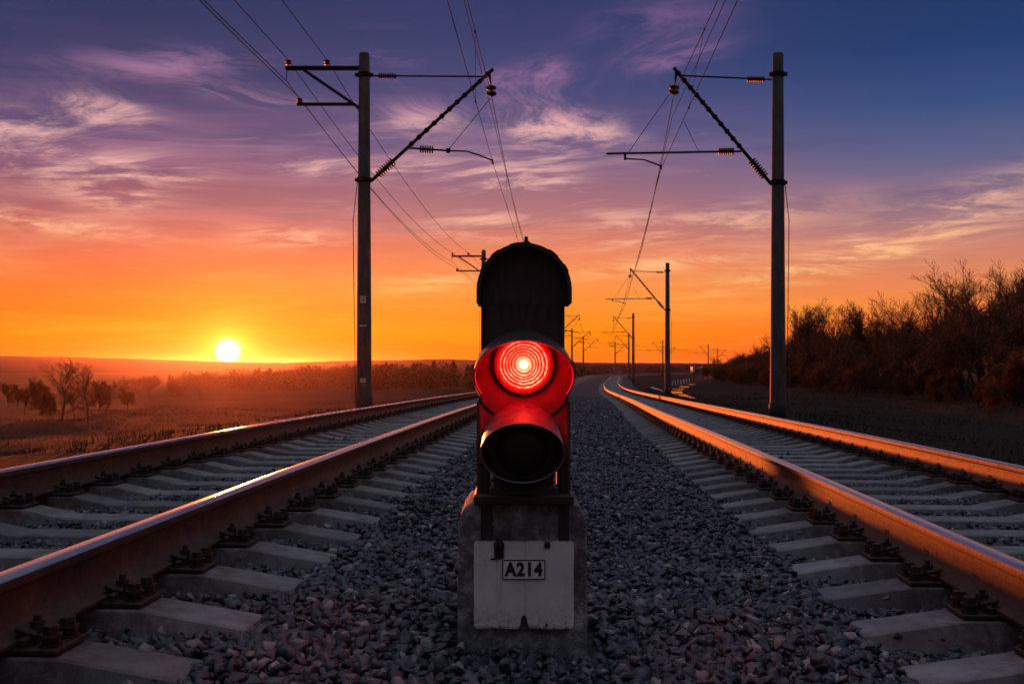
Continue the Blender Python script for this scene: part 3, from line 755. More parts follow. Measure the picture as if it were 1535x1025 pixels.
for k, (row, proto, tr, labs) in enumerate(((ROWL, mastL, 'left', LABL), (ROWR, mastR, 'right', LABR))):
    for i, (x, y, z) in enumerate(row):
        o = proto if i == 0 else copy_tree(proto)
        o.location = (x, y, z); o.rotation_euler = (0, 0, 0 if i < 2 else rotz_of(tr, y))
        tag(o, labs[i] if i < 3 else f'one of the tiny far masts of the {"left" if tr == "left" else "right"} row on the orange horizon', 'mast', f'overhead line masts along the {tr} track')
put_plate(mastL)
bpy.context.view_layer.update()

# ------------------------------------------------------------------ wires
def wloc(row, i, Lf, x, y, tr):
    """where the wire fixed at photo pixel (x, y) of the first mast hangs on mast i"""
    p = Lf(x, y); X, Y, Z = row[i]; a = 0 if i < 2 else rotz_of(tr, Y)
    return Vector((X + p.x * math.cos(a), Y + p.x * math.sin(a), Z + p.z))
def wire(name, pts, sag, r, label, cat, group, m_=None):
    full = []
    for i in range(len(pts) - 1):
        a, b = pts[i], pts[i + 1]; n = 24
        for k in range(n):
            u = k / n; q = a.lerp(b, u); q.z -= 4 * sag * u * (1 - u); full.append(q)
    full.append(pts[-1])
    m = MB(); m.tube(full, r, 5); o = m.build(name, M_WIRE, None, True); tag(o, label, cat, group); return full, o
def extend(p0, p1, y=-32, dx=0, z=None):
    t = (y - p0.y) / (p1.y - p0.y) if False else 0
    return Vector((dx, y, p0.z if z is None else z))
def catenary(row, Lf, tr, mx, cx, x0, side):
    ms = [Vector((x0, -32, 8.3))] + [wloc(row, i, Lf, mx[0], mx[1], tr) for i in range(len(row))]
    cs = [Vector((x0 - .2, -32, 6.1))] + [wloc(row, i, Lf, cx[0], cx[1], tr) for i in range(len(row))]
    side_s = 'left' if tr == 'left' else 'right'
    fm, om = wire('messenger_wire', ms, 1.15, .011, f'upper carrying wire of the overhead line above the {side_s} track', 'wire', 'overhead wires')
    fm2, om2 = wire('contact_wire', cs, .06, .0085, f'lower contact wire of the overhead line above the {side_s} track', 'wire', 'overhead wires')
    xs = [Vector((x0 - .1 * side, -32, 7.3))] + [wloc(row, i, Lf, mx[0] + 3 * side, mx[1] + 36, tr) for i in range(len(row))]
    wire('auxiliary_wire', xs, .5, .0085, f'middle wire strung between the carrying and contact wires above the {side_s} track', 'wire', 'overhead wires')
    # droppers hang from the messenger wire
    for i in range(len(ms) - 1):
        if i > 3: break
        L_ = (ms[i + 1] - ms[i]).length; n = max(4, int(L_ / 6.5)); 
        for k in range(1, n):
            u = k / n
            a = ms[i].lerp(ms[i + 1], u); a.z -= 4 * 1.15 * u * (1 - u)
            b = cs[i].lerp(cs[i + 1], u); b.z -= 4 * .06 * u * (1 - u)
            if a.y < 5: continue
            m = MB(); m.tube([a + Vector((0, 0, .02)), b], .0055, 4)
            for q in (a, b): m.box(q, (.035, .05, .05))
            m.build('dropper', M_WIRE, om)
catenary(ROWL, LL, 'left', (737, 144), (739, 245), -2.7, 1)
catenary(ROWR, LR, 'right', (1010, 141), (991, 253), .9, -1)
for (x, y), x0, z0, lab in (((432, 90), -7.3, 8.9, 'outermost feeder wire on the pin at the end of the upper crossarm'),
                        ((490, 90), -6.1, 8.9, 'inner feeder wire on the pin halfway along the upper crossarm'),
                        ((449, 147), -7.6, 8.0, 'lowest feeder wire on the pin of the lower crossarm'),
                        ((429.5, 122), -8.0, 8.4, 'feeder wire hanging from the link under the upper crossarm tip')):
    wire('feeder_wire', [Vector((x0, -32, z0))] + [wloc(ROWL, i, LL, x, y, 'left') for i in range(len(ROWL))], .75, .012, lab, 'wire', 'feeder wires on the left masts')

# ------------------------------------------------------------------ dwarf signal
def arc_shell(mb, cx, cz, ro, ri, a0, a1, y0, y1, legs=0, n=40, slant=0, sx=1.0):
    """part of a tube seen along Y: angles a0..a1 in degrees (0 = +X, 90 = up); slant pulls the front edge back towards the lower ends"""
    out, inn = [], []
    seq = [(a0 + (a1 - a0) * i / n) for i in range(n + 1)]
    P = []
    if legs: P.append((a0, legs))
    for a in seq: P.append((a, 0))
    if legs: P.append((a1, legs))
    vs = []
    for a, dz in P:
        c, s = math.cos(R(a)), math.sin(R(a))
        back = slant * (1 - max(0, s)) if slant else 0
        for r, y in ((ro, y0 + back), (ro, y1), (ri, y1), (ri, y0 + back)): vs.append((cx + sx * r * c, y, cz + r * s - dz))
    m_ = len(P); fs = []
    for i in range(m_ - 1):
        for k in range(4): fs.append((i * 4 + k, i * 4 + (k + 1) % 4, (i + 1) * 4 + (k + 1) % 4, (i + 1) * 4 + k))
    if abs(a1 - a0) < 359: fs += [(0, 3, 2, 1), tuple((m_ - 1) * 4 + k for k in range(4))]
    mb.add(vs, fs)
def loft(mb, c0, rx0, rz0, c1, rx1, rz1, a0, a1, th, n=72, k=8):
    # tapering hood: ring of half-axes rx0, rz0 at c0 (back) to rx1, rz1 at c1 (front), wall thickness th
    full = abs(a1 - a0) >= 359
    vs = []; prof = []
    for j in range(k + 1):
        u = j / k; s = u * u * (3 - 2 * u) * .4 + u * .6
        prof.append((u, s, 0))
    prof.append((1.0, 1.0, th * .5)); prof[-1] = (1.012, 1.0, th * .5)
    for j in range(k, -1, -1):
        u = j / k; s = u * u * (3 - 2 * u) * .4 + u * .6; prof.append((u, s, th))
    na = n if full else n + 1
    for i in range(na):
        a = R(a0 + (a1 - a0) * i / n)
        for u, s, t in prof:
            vs.append((c0[0] + (c1[0] - c0[0]) * s + (rx0 + (rx1 - rx0) * s - t) * math.cos(a), c0[1] + (c1[1] - c0[1]) * u, c0[2] + (c1[2] - c0[2]) * s + (rz0 + (rz1 - rz0) * s - t) * math.sin(a)))
    m_ = len(prof); fs = []
    for i in range(n):
        j = (i + 1) % na
        for q in range(m_ - 1): fs.append((i * m_ + q, j * m_ + q, j * m_ + q + 1, i * m_ + q + 1))
    if not full:
        fs.append(tuple(range(m_))); fs.append(tuple(range(n * m_ + m_ - 1, n * m_ - 1, -1)))
    mb.add(vs, fs)
def rounded(w0, w1, z0, z1, r, n=6, rb=None):
    pts = []
    rb = r if rb is None else rb
    for cx, cz, a0, rr in ((w1 - rb, z0 + rb, -90, rb), (w1 - r, z1 - r, 0, r), (w0 + r, z1 - r, 90, r), (w0 + rb, z0 + rb, 180, rb)):
        for i in range(n + 1):
            a = R(a0 + 90 * i / n); pts.append((cx + rr * math.cos(a), cz + rr * math.sin(a)))
    return pts
def disc(mb, cx, cz, y, r, bulge=.02, rings=12, n=48):
    vs = [(cx, y - bulge, cz)]
    for k in range(1, rings + 1):
        rr = r * k / rings
        yy = y - bulge * math.sqrt(max(0, 1 - (k / rings) ** 2)) - (.0014 if k % 2 else 0)
        for i in range(n): vs.append((cx + rr * math.cos(2 * math.pi * i / n), yy, cz + rr * math.sin(2 * math.pi * i / n)))
    fs = [(0, 1 + (i + 1) % n, 1 + i) for i in range(n)]
    for k in range(rings - 1):
        for i in range(n):
            a = 1 + k * n; fs.append((a + i, a + (i + 1) % n, a + n + (i + 1) % n, a + n + i))
    mb.add(vs, fs)
def build_signal():
    # local origin: foot of the block; x right, -y towards the camera, z up. 1 photo px = K metres at the face
    D = 2.98; K = D / F; BZ = (548 - 945) * K
    root = empty('dwarf_railway_signal', ((785 - 767.5) * K, D, BZ))
    tag(root, 'low black railway signal with glowing red lamp on a weathered concrete block', 'railway signal')
    def X(x): return (x - 785) * K
    def Z(y): return (548 - y) * K - BZ
    # concrete block
    m = MB()
    pts = [(X(686), -.25), (X(881), -.25), (X(880), Z(790)), (X(876), Z(772)), (X(867), Z(757)), (X(858), Z(753)), (X(708), Z(753)), (X(699), Z(757)), (X(690), Z(772)), (X(686), Z(790))]
    m.prism(pts, 0, .34)
    o = m.build('concrete_block', M_BLOCK, root)
    bv = o.modifiers.new('b', 'BEVEL'); bv.width = .008; bv.segments = 2
    # white plate
    m = MB()
    x0, x1, z0, z1 = X(710.5), X(860), Z(940), Z(809.5); r = .014
    out = rounded(x0, x1, z0, z1, r)
    # notch broken out of the lower edge and a split at the top edge
    low = [(X(777), z0), (X(780), Z(934)), (X(781), Z(924)), (X(785), Z(919)), (X(789), Z(922)), (X(791), Z(933)), (X(795), z0)]
    topn = [(X(788), z1), (X(786), Z(812)), (X(784.5), Z(811.5)), (X(783), z1)]
    i_top = next(i for i, q in enumerate(out) if q[0] < 0 and q[1] > (z0 + z1) / 2)
    poly = low[-1:] + out[:i_top] + topn + out[i_top:] + low[:-1]
    m.prism(poly, -.016, -.003); wp = m.build('white_plate', M_WHITE, root)
    m = MB()
    for x, z, r_ in ((X(862 - 17), Z(935), .004),): pass
    for x, y_, rr in ((748, 815, .0165), (820, 815, .010)):
        m2 = MB(); m2.tube([(X(x), -.016, Z(y_)), (X(x), -.024, Z(y_)), (X(x), -.027, Z(y_))], [rr, rr, rr * .6], 16); m2.build('bolt_head', M_FAST, wp, True)
    m = MB(); m.box((X(748), -.019, Z(821)), (.030, .006, .044), bev=.003); m.build('bolt_tab', M_FAST, wp)
    m = MB(); m.tube([(X(735), -.0165, Z(836.5)), (X(741), -.0185, Z(835)), (X(748), -.0195, Z(834)), (X(756), -.0165, Z(833))], [.0015, .004, .005, .002], 6); m.build('rust_flake', M_FAST, wp)
    m = MB(); m.tube([(X(819), -.0150, Z(934)), (X(819), -.0175, Z(934))], .0045, 12); m.build('screw', M_INK, wp)
    # number plate
    m = MB(); m.prism(rounded(X(753), X(817), Z(866), Z(837), .004), -.021, -.0162); npf = m.build('number_plate', M_FAST, wp)
    m = MB(); m.prism(rounded(X(754.6), X(815.4), Z(864.4), Z(838.6), .003), -.0232, -.021); face = m.build('plate_face', M_LABEL, npf)
    cu = bpy.data.curves.new('signal_number', 'FONT'); cu.body = 'A214'; cu.size = .056; cu.align_x = 'CENTER'; cu.align_y = 'CENTER'
    cu.offset = .0024; cu.space_character = 1.12; cu.extrude = .0004
    t = bpy.data.objects.new('tmp_text', cu); COL.objects.link(t)
    bpy.context.view_layer.update()
    me = bpy.data.meshes.new_from_object(t.evaluated_get(bpy.context.evaluated_depsgraph_get()))
    bpy.data.objects.remove(t)
    me.materials.clear(); me.materials.append(M_INK)
    to = link('signal_number', me, npf); to.rotation_euler = (R(90), 0, 0); to.scale = (.86, 1, 1); to.location = (X(785), -.0240, Z(851.5))
    # straps on the block
    for x in (729, 845):
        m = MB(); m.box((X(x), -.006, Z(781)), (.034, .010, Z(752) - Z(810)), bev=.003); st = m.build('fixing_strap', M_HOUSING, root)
        m = MB(); m.tube([(X(x), -.011, Z(762)), (X(x), -.018, Z(762))], .007, 6); m.build('bolt_head', M_FAST, st)
    # foot plate and bracket between block and housing
    m = MB(); m.box((X(785), .11, Z(747)), (X(859) - X(710), .30, .030), bev=.005)
    m.box((X(785), .02, Z(735)), (X(836) - X(732), .10, .030), bev=.006)
    m.prism([(X(730), Z(742)), (X(840), Z(742)), (X(828), Z(728)), (X(742), Z(728))], -.005, .15)
    for x in (715, 855): m.tube([(X(x), -.01, Z(744)), (X(x), -.028, Z(744))], .011, 8)
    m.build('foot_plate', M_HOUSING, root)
    # side uprights
    for x0, x1 in ((714, 734), (838, 856)):
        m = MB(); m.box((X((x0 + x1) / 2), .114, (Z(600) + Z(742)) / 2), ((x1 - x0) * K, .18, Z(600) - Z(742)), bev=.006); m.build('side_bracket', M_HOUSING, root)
    # housing: stepped back plate, rounded above
    m = MB(); body = [(X(717), Z(700)), (X(738), Z(700)), (X(741), Z(742)), (X(829), Z(742)), (X(832), Z(700)), (X(853), Z(700)), (X(853), Z(560)), (X(847), Z(548)), (X(847), Z(440))]
    for i in range(25):
        a = R(180 * i / 24); body.append((X(784) + (X(847) - X(784)) * math.cos(a), Z(440) + (X(847) - X(784)) * math.sin(a)))
    body += [(X(721), Z(440)), (X(721), Z(548)), (X(717), Z(560))]
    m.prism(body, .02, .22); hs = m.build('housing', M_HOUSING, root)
    bv = hs.modifiers.new('b', 'BEVEL'); bv.width = .006; bv.segments = 2; bv.limit_method = 'ANGLE'
    m = MB()
    for x in (724.5, 727.5, 843): m.box((X(x), .016, (Z(470) + Z(545)) / 2), (.004, .010, Z(455) - Z(560)), bev=.001)
    for x in (752, 766, 779, 790, 803, 822): m.box((X(x), .0175, Z(466)), (.0035, .006, .045), bev=.001)
    m.build('housing_rib', M_HOUSING, hs)
    # top cowl: deep domed visor, its front closed by a dark door
    m = MB(); cxx, czz = X(785.5), Z(437); ro = X(856) - X(785.5)
    arc_shell(m, cxx, czz, ro, ro - .012, 0, 180, -.045, .16, legs=Z(437) - Z(455), n=60)
    # scalloped seams on its rim
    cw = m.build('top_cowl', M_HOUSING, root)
    m = MB()
    for a, w in ((28, 10), (52, 14), (95, 26), (128, 12), (150, 12)):
        arc_shell(m, cxx, czz, ro + .0022, ro - .004, a - w / 2, a + w / 2, -.048, .05, n=10)
    m.build('cowl_scale', M_HOUSING, cw)
    dome = []; rr = ro - .013
    for i in range(41):
        a = R(180 * i / 40); dome.append((cxx + rr * math.cos(a), czz + rr * math.sin(a)))
    dome += [(cxx - rr, Z(452)), (cxx - rr * .90, Z(456)), (cxx + rr * .90, Z(458)), (cxx + rr, Z(454))]
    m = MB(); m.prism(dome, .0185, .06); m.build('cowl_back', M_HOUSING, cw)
    # lifting bracket above
    m = MB(); m.box((X(789), .04, Z(361)), (.012, .02, .036), bev=.002); m.prism([(X(791), Z(370)), (X(798), Z(370)), (X(797), Z(364)), (X(791), Z(357))], .03, .045); m.build('lifting_lug', M_HOUSING, cw)
    # red lamp: hood, lens, retaining ring
    lx, lz = X(785), Z(546)
    m = MB(); loft(m, (lx, .02, Z(563)), 75 * K, 69 * K, (lx, -.125, Z(563)), 76.5 * K * .955, 55 * K * .955, -32, 212, .006); hood = m.build('lamp_hood', M_RIM, root, True)
    m = MB(); m.prism([(lx + 75.5 * K * math.cos(2 * math.pi * i / 64), Z(563) + 69.5 * K * math.sin(2 * math.pi * i / 64)) for i in range(64)], .012, .10); m.build('lamp_bulge', M_HOUSING, root)
    m = MB(); arc_shell(m, lx, lz, 44 * K, 39.5 * K, 0, 360, -.012, .03, n=60); m.build('lens_ring', M_HOUSING, root)
    m = MB(); disc(m, 0, 0, 0, 40 * K, .022, 16); ln = m.build('red_lens', M_LENS, root, True); ln.location = (lx, .012, lz)
    la = bpy.data.lights.new('signal_lamp', 'POINT'); la.color = (1.0, .0, .004); la.energy = 7.5; la.shadow_soft_size = .04
    lo = bpy.data.objects.new('signal_lamp', la); COL.objects.link(lo); lo.parent = root; lo.location = (lx, -.105, lz - .012)
    # lower lamp, unlit, in a deep round hood
    hx, hz = X(782.5), Z(668)
    m = MB(); loft(m, (hx, .02, Z(664)), 60 * K, 62 * K, (hx, -.16, Z(672)), 64 * K * .945, 46 * K * .945, -90, 270, .005)
    m.build('lower_hood', M_RIM, root)
    m = MB(); arc_shell(m, hx, hz - .012, 50 * K, 40 * K, 0, 360, -.0, .03, n=50); arc_shell(m, hx, Z(690), 46 * K, 43 * K, 180, 360, -.05, .02, n=30); m.build('lens_ring', M_HOUSING, root)
    m = MB(); disc(m, hx, hz - .012, .012, 41 * K, .015, 10); m.build('unlit_lens', M_DGLASS, root, True)
    return root
build_signal()

# ------------------------------------------------------------------ trees
def segs_mesh(S, n=3):
    """S: array (k,8) a xyz, b xyz, ra, rb -> verts, quads"""
    S = np.asarray(S, float); k = len(S); A, B, ra, rb = S[:, :3], S[:, 3:6], S[:, 6], S[:, 7]
    T = B - A; T /= np.maximum(np.linalg.norm(T, axis=1, keepdims=True), 1e-9)
    h = np.where(np.abs(T[:, 2:3]) > .9, np.array([[1., 0, 0]]), np.array([[0, 0, 1.]]))
    U = np.cross(T, h); U /= np.linalg.norm(U, axis=1, keepdims=True); W = np.cross(T, U)
    an = 2 * np.pi * np.arange(n) / n; c, s = np.cos(an), np.sin(an)
    ring = U[:, None] * c[None, :, None] + W[:, None] * s[None, :, None]
    V = np.concatenate([A[:, None] + ring * ra[:, None, None], B[:, None] + ring * rb[:, None, None]], 1).reshape(-1, 3)
    j = np.arange(n); q = np.stack([j, (j + 1) % n, n + (j + 1) % n, n + j], -1)
    return V, (q[None] + (np.arange(k) * 2 * n)[:, None, None]).reshape(-1, 4)
def quads(C, size, flat=None):
    n = len(C); d1 = RNG.normal(size=(n, 3)); d1 /= np.linalg.norm(d1, axis=1, keepdims=True)
    d2 = np.cross(d1, RNG.normal(size=(n, 3))); d2 /= np.linalg.norm(d2, axis=1, keepdims=True)
    s = (size * RNG.uniform(.5, 1.3, n))[:, None]
    V = np.stack([C - d1 * s, C + d2 * s * .6, C + d1 * s, C - d2 * s * .6], 1).reshape(-1, 3)
    return V, (np.arange(n) * 4)[:, None] + np.arange(4)[None]
def grow(h, spread, seed, levels=5, fork=.28, bare=.25, twig=.012, up=.25):
    rnd = random.Random(seed); limb, fine = [], []
    def go(p, d, L, r, lv):
        n = 3 if lv < 3 else 2
        for i in range(n):
            d2 = (d + Vector((rnd.gauss(0, .11), rnd.gauss(0, .11), rnd.gauss(0, .07) + up * .12))).normalized()
            q = p + d2 * (L / n); r2 = r * (.87 if lv else .86)
            (limb if r > .035 else fine).append((*p, *q, max(r, twig), max(r2, twig * .8)))
            if lv < levels and (lv > 0 or i >= n * bare):
                k = (2 if lv else 3) if lv < levels - 1 else 3
                for _ in range(k):
                    ax = d2.orthogonal().normalized(); ax.rotate(Matrix.Rotation(rnd.uniform(0, 6.28), 3, d2))
                    ang = rnd.uniform(.45, 1.0) * spread
                    nd = (d2 * math.cos(ang) + ax * math.sin(ang)).normalized()
                    go(q, nd, L * rnd.uniform(.48, .72), r2 * rnd.uniform(.45, .62), lv + 1)
            p, d, r = q, d2, r2
    go(Vector((0, 0, -.4)), Vector((0, 0, 1)), h * .52, h * .021, 0)
    return limb, fine
def grow_fan(h, w, seed, twig=.012, n1=11, n2=8, n3=5, n4=2):
    # open-grown bare tree: limbs fan out from the bole into a rounded crown of fine twigs
    rnd = random.Random(seed); limb, fine = [], []
    def poly(p, d, L, r0, r1, n, bend, out):
        pts = [(p.copy(), d.copy(), r0)]
        for i in range(n):
            d = (d + bend + Vector((rnd.gauss(0, .10), rnd.gauss(0, .10), rnd.gauss(0, .08)))).normalized()
            q = p + d * L / n; ra, rb = r0 + (r1 - r0) * i / n, r0 + (r1 - r0) * (i + 1) / n
            (limb if ra > .035 else fine).append((*p, *q, max(ra, twig), max(rb, twig * .8))); p = q; pts.append((p.copy(), d.copy(), rb))
        return pts
    C0 = Vector((0, 0, h * .22))
    bole = poly(Vector((0, 0, -.4)), Vector((rnd.gauss(0, .04), rnd.gauss(0, .04), 1)).normalized(), h * .72, h * .021, h * .006, 9, Vector((0, 0, .02)), limb)
    def kids(par, k, lo, L, spread, lv):
        for i in range(k):
            j = int(lo + (len(par) - 1 - lo) * (i + rnd.random() * .9) / k); j = min(j, len(par) - 1)
            p, d, r = par[j]; rad = (p - C0); rad = rad.normalized() if rad.length > .01 else Vector((0, 0, 1))
            side = Vector((rnd.gauss(0, 1), rnd.gauss(0, 1), rnd.gauss(0, .6))); side -= d * side.dot(d); side.normalize()
            nd = (d * .75 + rad * .35 + side * spread).normalized(); nd.x *= w; nd.y *= w; nd.normalize()
            l = L * rnd.uniform(.7, 1.2) * (1 - .35 * j / len(par))
            c = poly(p, nd, l, r * .62, r * .22, 5 if lv == 0 else 3, rad * .05 + Vector((0, 0, .05)), None)
            if lv == 0: kids(c, n2, 1, L * .5, .75, 1)
            elif lv == 1: kids(c, n3, 1, L * .48, .8, 2)
            elif lv == 2 and n4: kids(c, n4, 1, L * .5, .8, 3)
    kids(bole, n1, 2.6, h * .46, .95, 0)
    return limb, fine
TREEV = {}
def tree_proto(key, h, spread, seed, leaves=0, levels=4, twig=.014, mt=None, leafm=None, bare=.25, up=.25, lsize=.06):
    limb, fine = grow_fan(h, spread, seed, twig) if levels == 0 else grow(h, spread, seed, levels, bare=bare, twig=twig, up=up)
    zmax = max(s[5] for s in fine + limb); k = h / zmax
    A = np.array(limb) * k; B = np.array(fine) * k
    B[:, 6:] = np.maximum(B[:, 6:], twig * .8)
    V, Fc = segs_mesh(A, 6); t = npmesh(None, V, Fc, mt or M_BARK)
    V, Fc = segs_mesh(B, 3)
    if leaves:
        i = RNG.integers(0, len(B), leaves); u = RNG.random((leaves, 1))
        C = B[i, :3] * (1 - u) + B[i, 3:6] * u + RNG.normal(size=(leaves, 3)) * .12
        V2, F2 = quads(C, lsize); F2 = F2 + len(V); V = np.concatenate([V, V2]); Fc = np.concatenate([Fc, F2])
        c = npmesh(None, V, Fc, M_TWIG); c.materials.append(leafm or M_DLEAF)
        mi = np.zeros(len(Fc), np.int32); mi[-len(F2):] = 1; c.polygons.foreach_set('material_index', mi)
    else: c = npmesh(None, V, Fc, M_TWIG)
    TREEV[key] = (t, c, h)
def place_tree(key, x, y, h, label, group, cat='tree', name='bare_tree', zoff=0, z=None):
    t, c, h0 = TREEV[key]
    root = empty(name, (x, y, float(ground_z(np.array(float(x)), np.array(float(y)))) if z is None else z), random.uniform(0, 6.28))
    s = h / h0; root.scale = (s * random.uniform(.9, 1.12), s * random.uniform(.9, 1.12), s)
    link('trunk' if cat == 'tree' else 'stems', t, root); link('crown' if cat == 'tree' else 'foliage', c, root)
    tag(root, label, cat, group); return root
for i in range(4): tree_proto(f'bare{i}', 12, (1.0, 1.15, .8, 1.05)[i], 11 + i, 0, 0, .012)
for i in range(4): tree_proto(f'oak{i}', 11, 1.0, 31 + i, 6000, 4, .018, bare=.12, lsize=.10)
for i in range(4): tree_proto(f'slim{i}', 11, .55, 51 + i, 2500, 4, .016, bare=.15, up=.7, lsize=.08)
for i in range(3): tree_proto(f'bush{i}', 3, .75, 71 + i, 2600, 5, .009, leafm=M_SLEAF, bare=0, up=.6, lsize=.035)
def right_wood():
    G = 'trees of the dark wood on the right'
    lab0 = 'one of the dark trees packed together in the wood on the right'
    sp = [('bare1', 1468, 382, 74, 'largest bare tree rising above the wood near the right edge', 0), ('bare1', 1253, 440, 112, 'bare tree with a round spreading crown behind the right mast, above the lower wood', 1),
          ('bare2', 1366, 434, 98, 'bare tree with fine twigs between the round crowned one and the largest one', 2), ('bare3', 1522, 395, 80, 'bare tree at the very right edge of the wood', 3),
          ('slim0', 1316, 446, 106, 'slim bare tree with upright twigs left of the fine twigged tree', 0), ('slim1', 1216, 452, 118, 'slim tree just right of the right mast in the wood', 1)]
    for key, xx, yy, d, lab, _ in sp:
        x = (xx - 767.5) / F * d; z0 = float(ground_z(np.array(x), np.array(float(d))))
        place_tree(key, x, d, (548 - yy) / F * d - z0, lab, G)
    for i, (xx, yy) in enumerate(((1140, 512), (1168, 496), (1192, 474), (1205, 456), (1228, 468), (1285, 466), (1300, 470), (1338, 460), (1348, 452), (1385, 456), (1404, 428), (1422, 418), (1440, 410), (1486, 408), (1500, 400), (1512, 402), (1534, 398), (1556, 384))):
        d = np.interp(xx, (1140, 1535), (160, 84)) + random.uniform(-6, 10); x = (xx - 767.5) / F * d; z0 = float(ground_z(np.array(x), np.array(float(d))))
        place_tree(f'bare{i % 4}', x, d, (548 - yy) / F * d - z0, 'one of the bare trees whose thin crowns stand out of the dark wood', G)
    prof = ([1090, 1110, 1140, 1170, 1200, 1240, 1280, 1320, 1350, 1400, 1440, 1480, 1535, 1700], [547, 534, 522, 510, 494, 494, 490, 488, 484, 474, 456, 450, 444, 425])
    for row, (dx, hk) in enumerate(((0, .80), (4, .92), (8, 1.0), (13, 1.0), (19, 1.0))):
        n = 24
        for i in range(n):
            # edge of the wood from (34, 62) back to (44, 215)
            u = max(0, (i + random.uniform(-.35, .35)) / n)
            yd = 58 + 165 * u ** 1.2; x = 33.5 + dx + 7 * u + random.uniform(-1.2, 1.2)
            xx = 767.5 + x / yd * F
            if xx > 1620: continue
            top = np.interp(xx, *prof) + random.uniform(-9, 12); z0 = float(ground_z(np.array(x), np.array(yd)))
            h = ((548 - top) / F * yd - z0) * hk
            key = random.choice(['oak0', 'oak1', 'oak2', 'oak3', 'slim0', 'slim1', 'slim2', 'slim3', 'bare0', 'bare2', 'bare1', 'bare3'] if row > 1 else ['oak0', 'oak1', 'oak2', 'oak3', 'slim2'])
            place_tree(key, x, yd, max(h, 3), lab0, G)
    GS = 'russet shrubs along the edge of the wood'
    for i in range(90):
        u = (i + random.random()) / 90; yd = 52 + 120 * u ** 1.15; x = 29.2 + random.uniform(-1.2, 3.4) + 5 * u + (2.0 if i % 2 else 0)
        place_tree(f'bush{i % 3}', x, yd, random.uniform(1.3, 3.7), 'one of the reddish brown shrubs lining the foot of the wood on the right', GS, 'shrub', 'shrub')
right_wood()
def left_plants():
    G = 'bare trees on the left field'
    for key, xx, yy, d, yb, lab in (('oak1', 92, 531, 68, 0, 'larger bare tree of the pair standing at the far left'), ('bare2', 133, 537, 76, 0, 'smaller bare tree beside the larger one at the far left')):
        x = (xx - 767.5) / F * d; z0 = float(ground_z(np.array(x), np.array(float(d)))); place_tree('bare1' if key == 'oak1' else key, x, d, (548 - yy) / F * d - z0, lab, G)
    for i, (xx, yy, d) in enumerate(((12, 570, 110), (26, 573, 112), (46, 570, 100), (62, 562, 84), (112, 580, 78), (146, 566, 88), (158, 570, 92), (192, 578, 105), (36, 584, 84), (78, 582, 76), (226, 572, 140), (262, 568, 150), (300, 562, 160))):
        x = (xx - 767.5) / F * d; z0 = float(ground_z(np.array(x), np.array(float(d))))
        h = (548 - yy) / F * d - z0
        place_tree(f'bush{i % 3}' if i % 2 else f'slim{i % 4}', x, d, max(h, 1.5), 'one of the low bushes scattered over the dark field on the left', 'bushes of the left field', 'shrub', 'shrub')
    # far band of trees
    protos = ['oak0', 'oak1', 'slim0', 'slim1', 'slim2']
    specs = []
    P = ([180, 240, 300, 360, 420, 480, 540, 580, 620, 660, 713, 860, 920, 1000, 1060, 1130], [566, 562, 560, 556, 553, 550, 549, 548, 546, 545, 546, 546, 547, 549, 549, 549])
    for i in range(230):
        xx = random.uniform(170, 1130); d = random.uniform(235, 300) if xx < 860 else random.uniform(430, 520)
        yy = np.interp(xx, *P) + random.uniform(-5, 5) if xx < 860 else np.interp(xx, *P) + random.uniform(-2.5, 1.5)
        specs.append((xx, yy, d))
    # light far trees: twig cloud meshes merged into one mass
    VV, FF, off = [], [], 0
    vars_ = []
    for k in range(5):
        n = 1000; spire = k > 2
        C = RNG.normal(size=(n, 3)); C /= np.linalg.norm(C, axis=1, keepdims=True); C *= RNG.random((n, 1)) ** .45
        if spire: zz = RNG.random(n); C = np.stack([C[:, 0] * .26 * (1 - zz * .9), C[:, 1] * .26 * (1 - zz * .9), zz], -1)
        else: C = C * np.array([.42, .42, .5]) + np.array([0, 0, .5])
        V, Fc = quads(C, .026); vars_.append((V, Fc))
    for xx, yy, d in specs:
        x = (xx - 767.5) / F * d; z0 = float(field(np.array(x), np.array(min(d, 420.)))) - .5; h = (548 - yy) / F * d - z0
        V, Fc = vars_[RNG.integers(0, 5)]; a = random.uniform(0, 6.28)
        Rm = np.array([[math.cos(a), -math.sin(a), 0], [math.sin(a), math.cos(a), 0], [0, 0, 1]])
        VV.append((V @ Rm.T) * h * np.array([1.4, 1.4, 1]) + np.array([x, d, z0])); FF.append(Fc + off); off += len(V)
    o = npmesh('treeline', np.concatenate(VV), np.concatenate(FF), M_DLEAF)
    tag(o, 'dark band of far woodland along the horizon behind the masts', 'woodland', kind='stuff')
left_plants()
for i, (xx, yy, w, lab) in enumerate(((1075, 532, 1, 'broad lone tree on the skyline just left of the wood'), (1096, 535, .6, 'narrow small tree on the skyline beside the broad lone tree'))):
    d = 330.; x = (xx - 767.5) / F * d; z0 = float(field(np.array(x), np.array(d)))
    place_tree(f'oak{i}', x, d, (548 - yy) / F * d - z0, lab, 'lone trees on the skyline', z=z0)

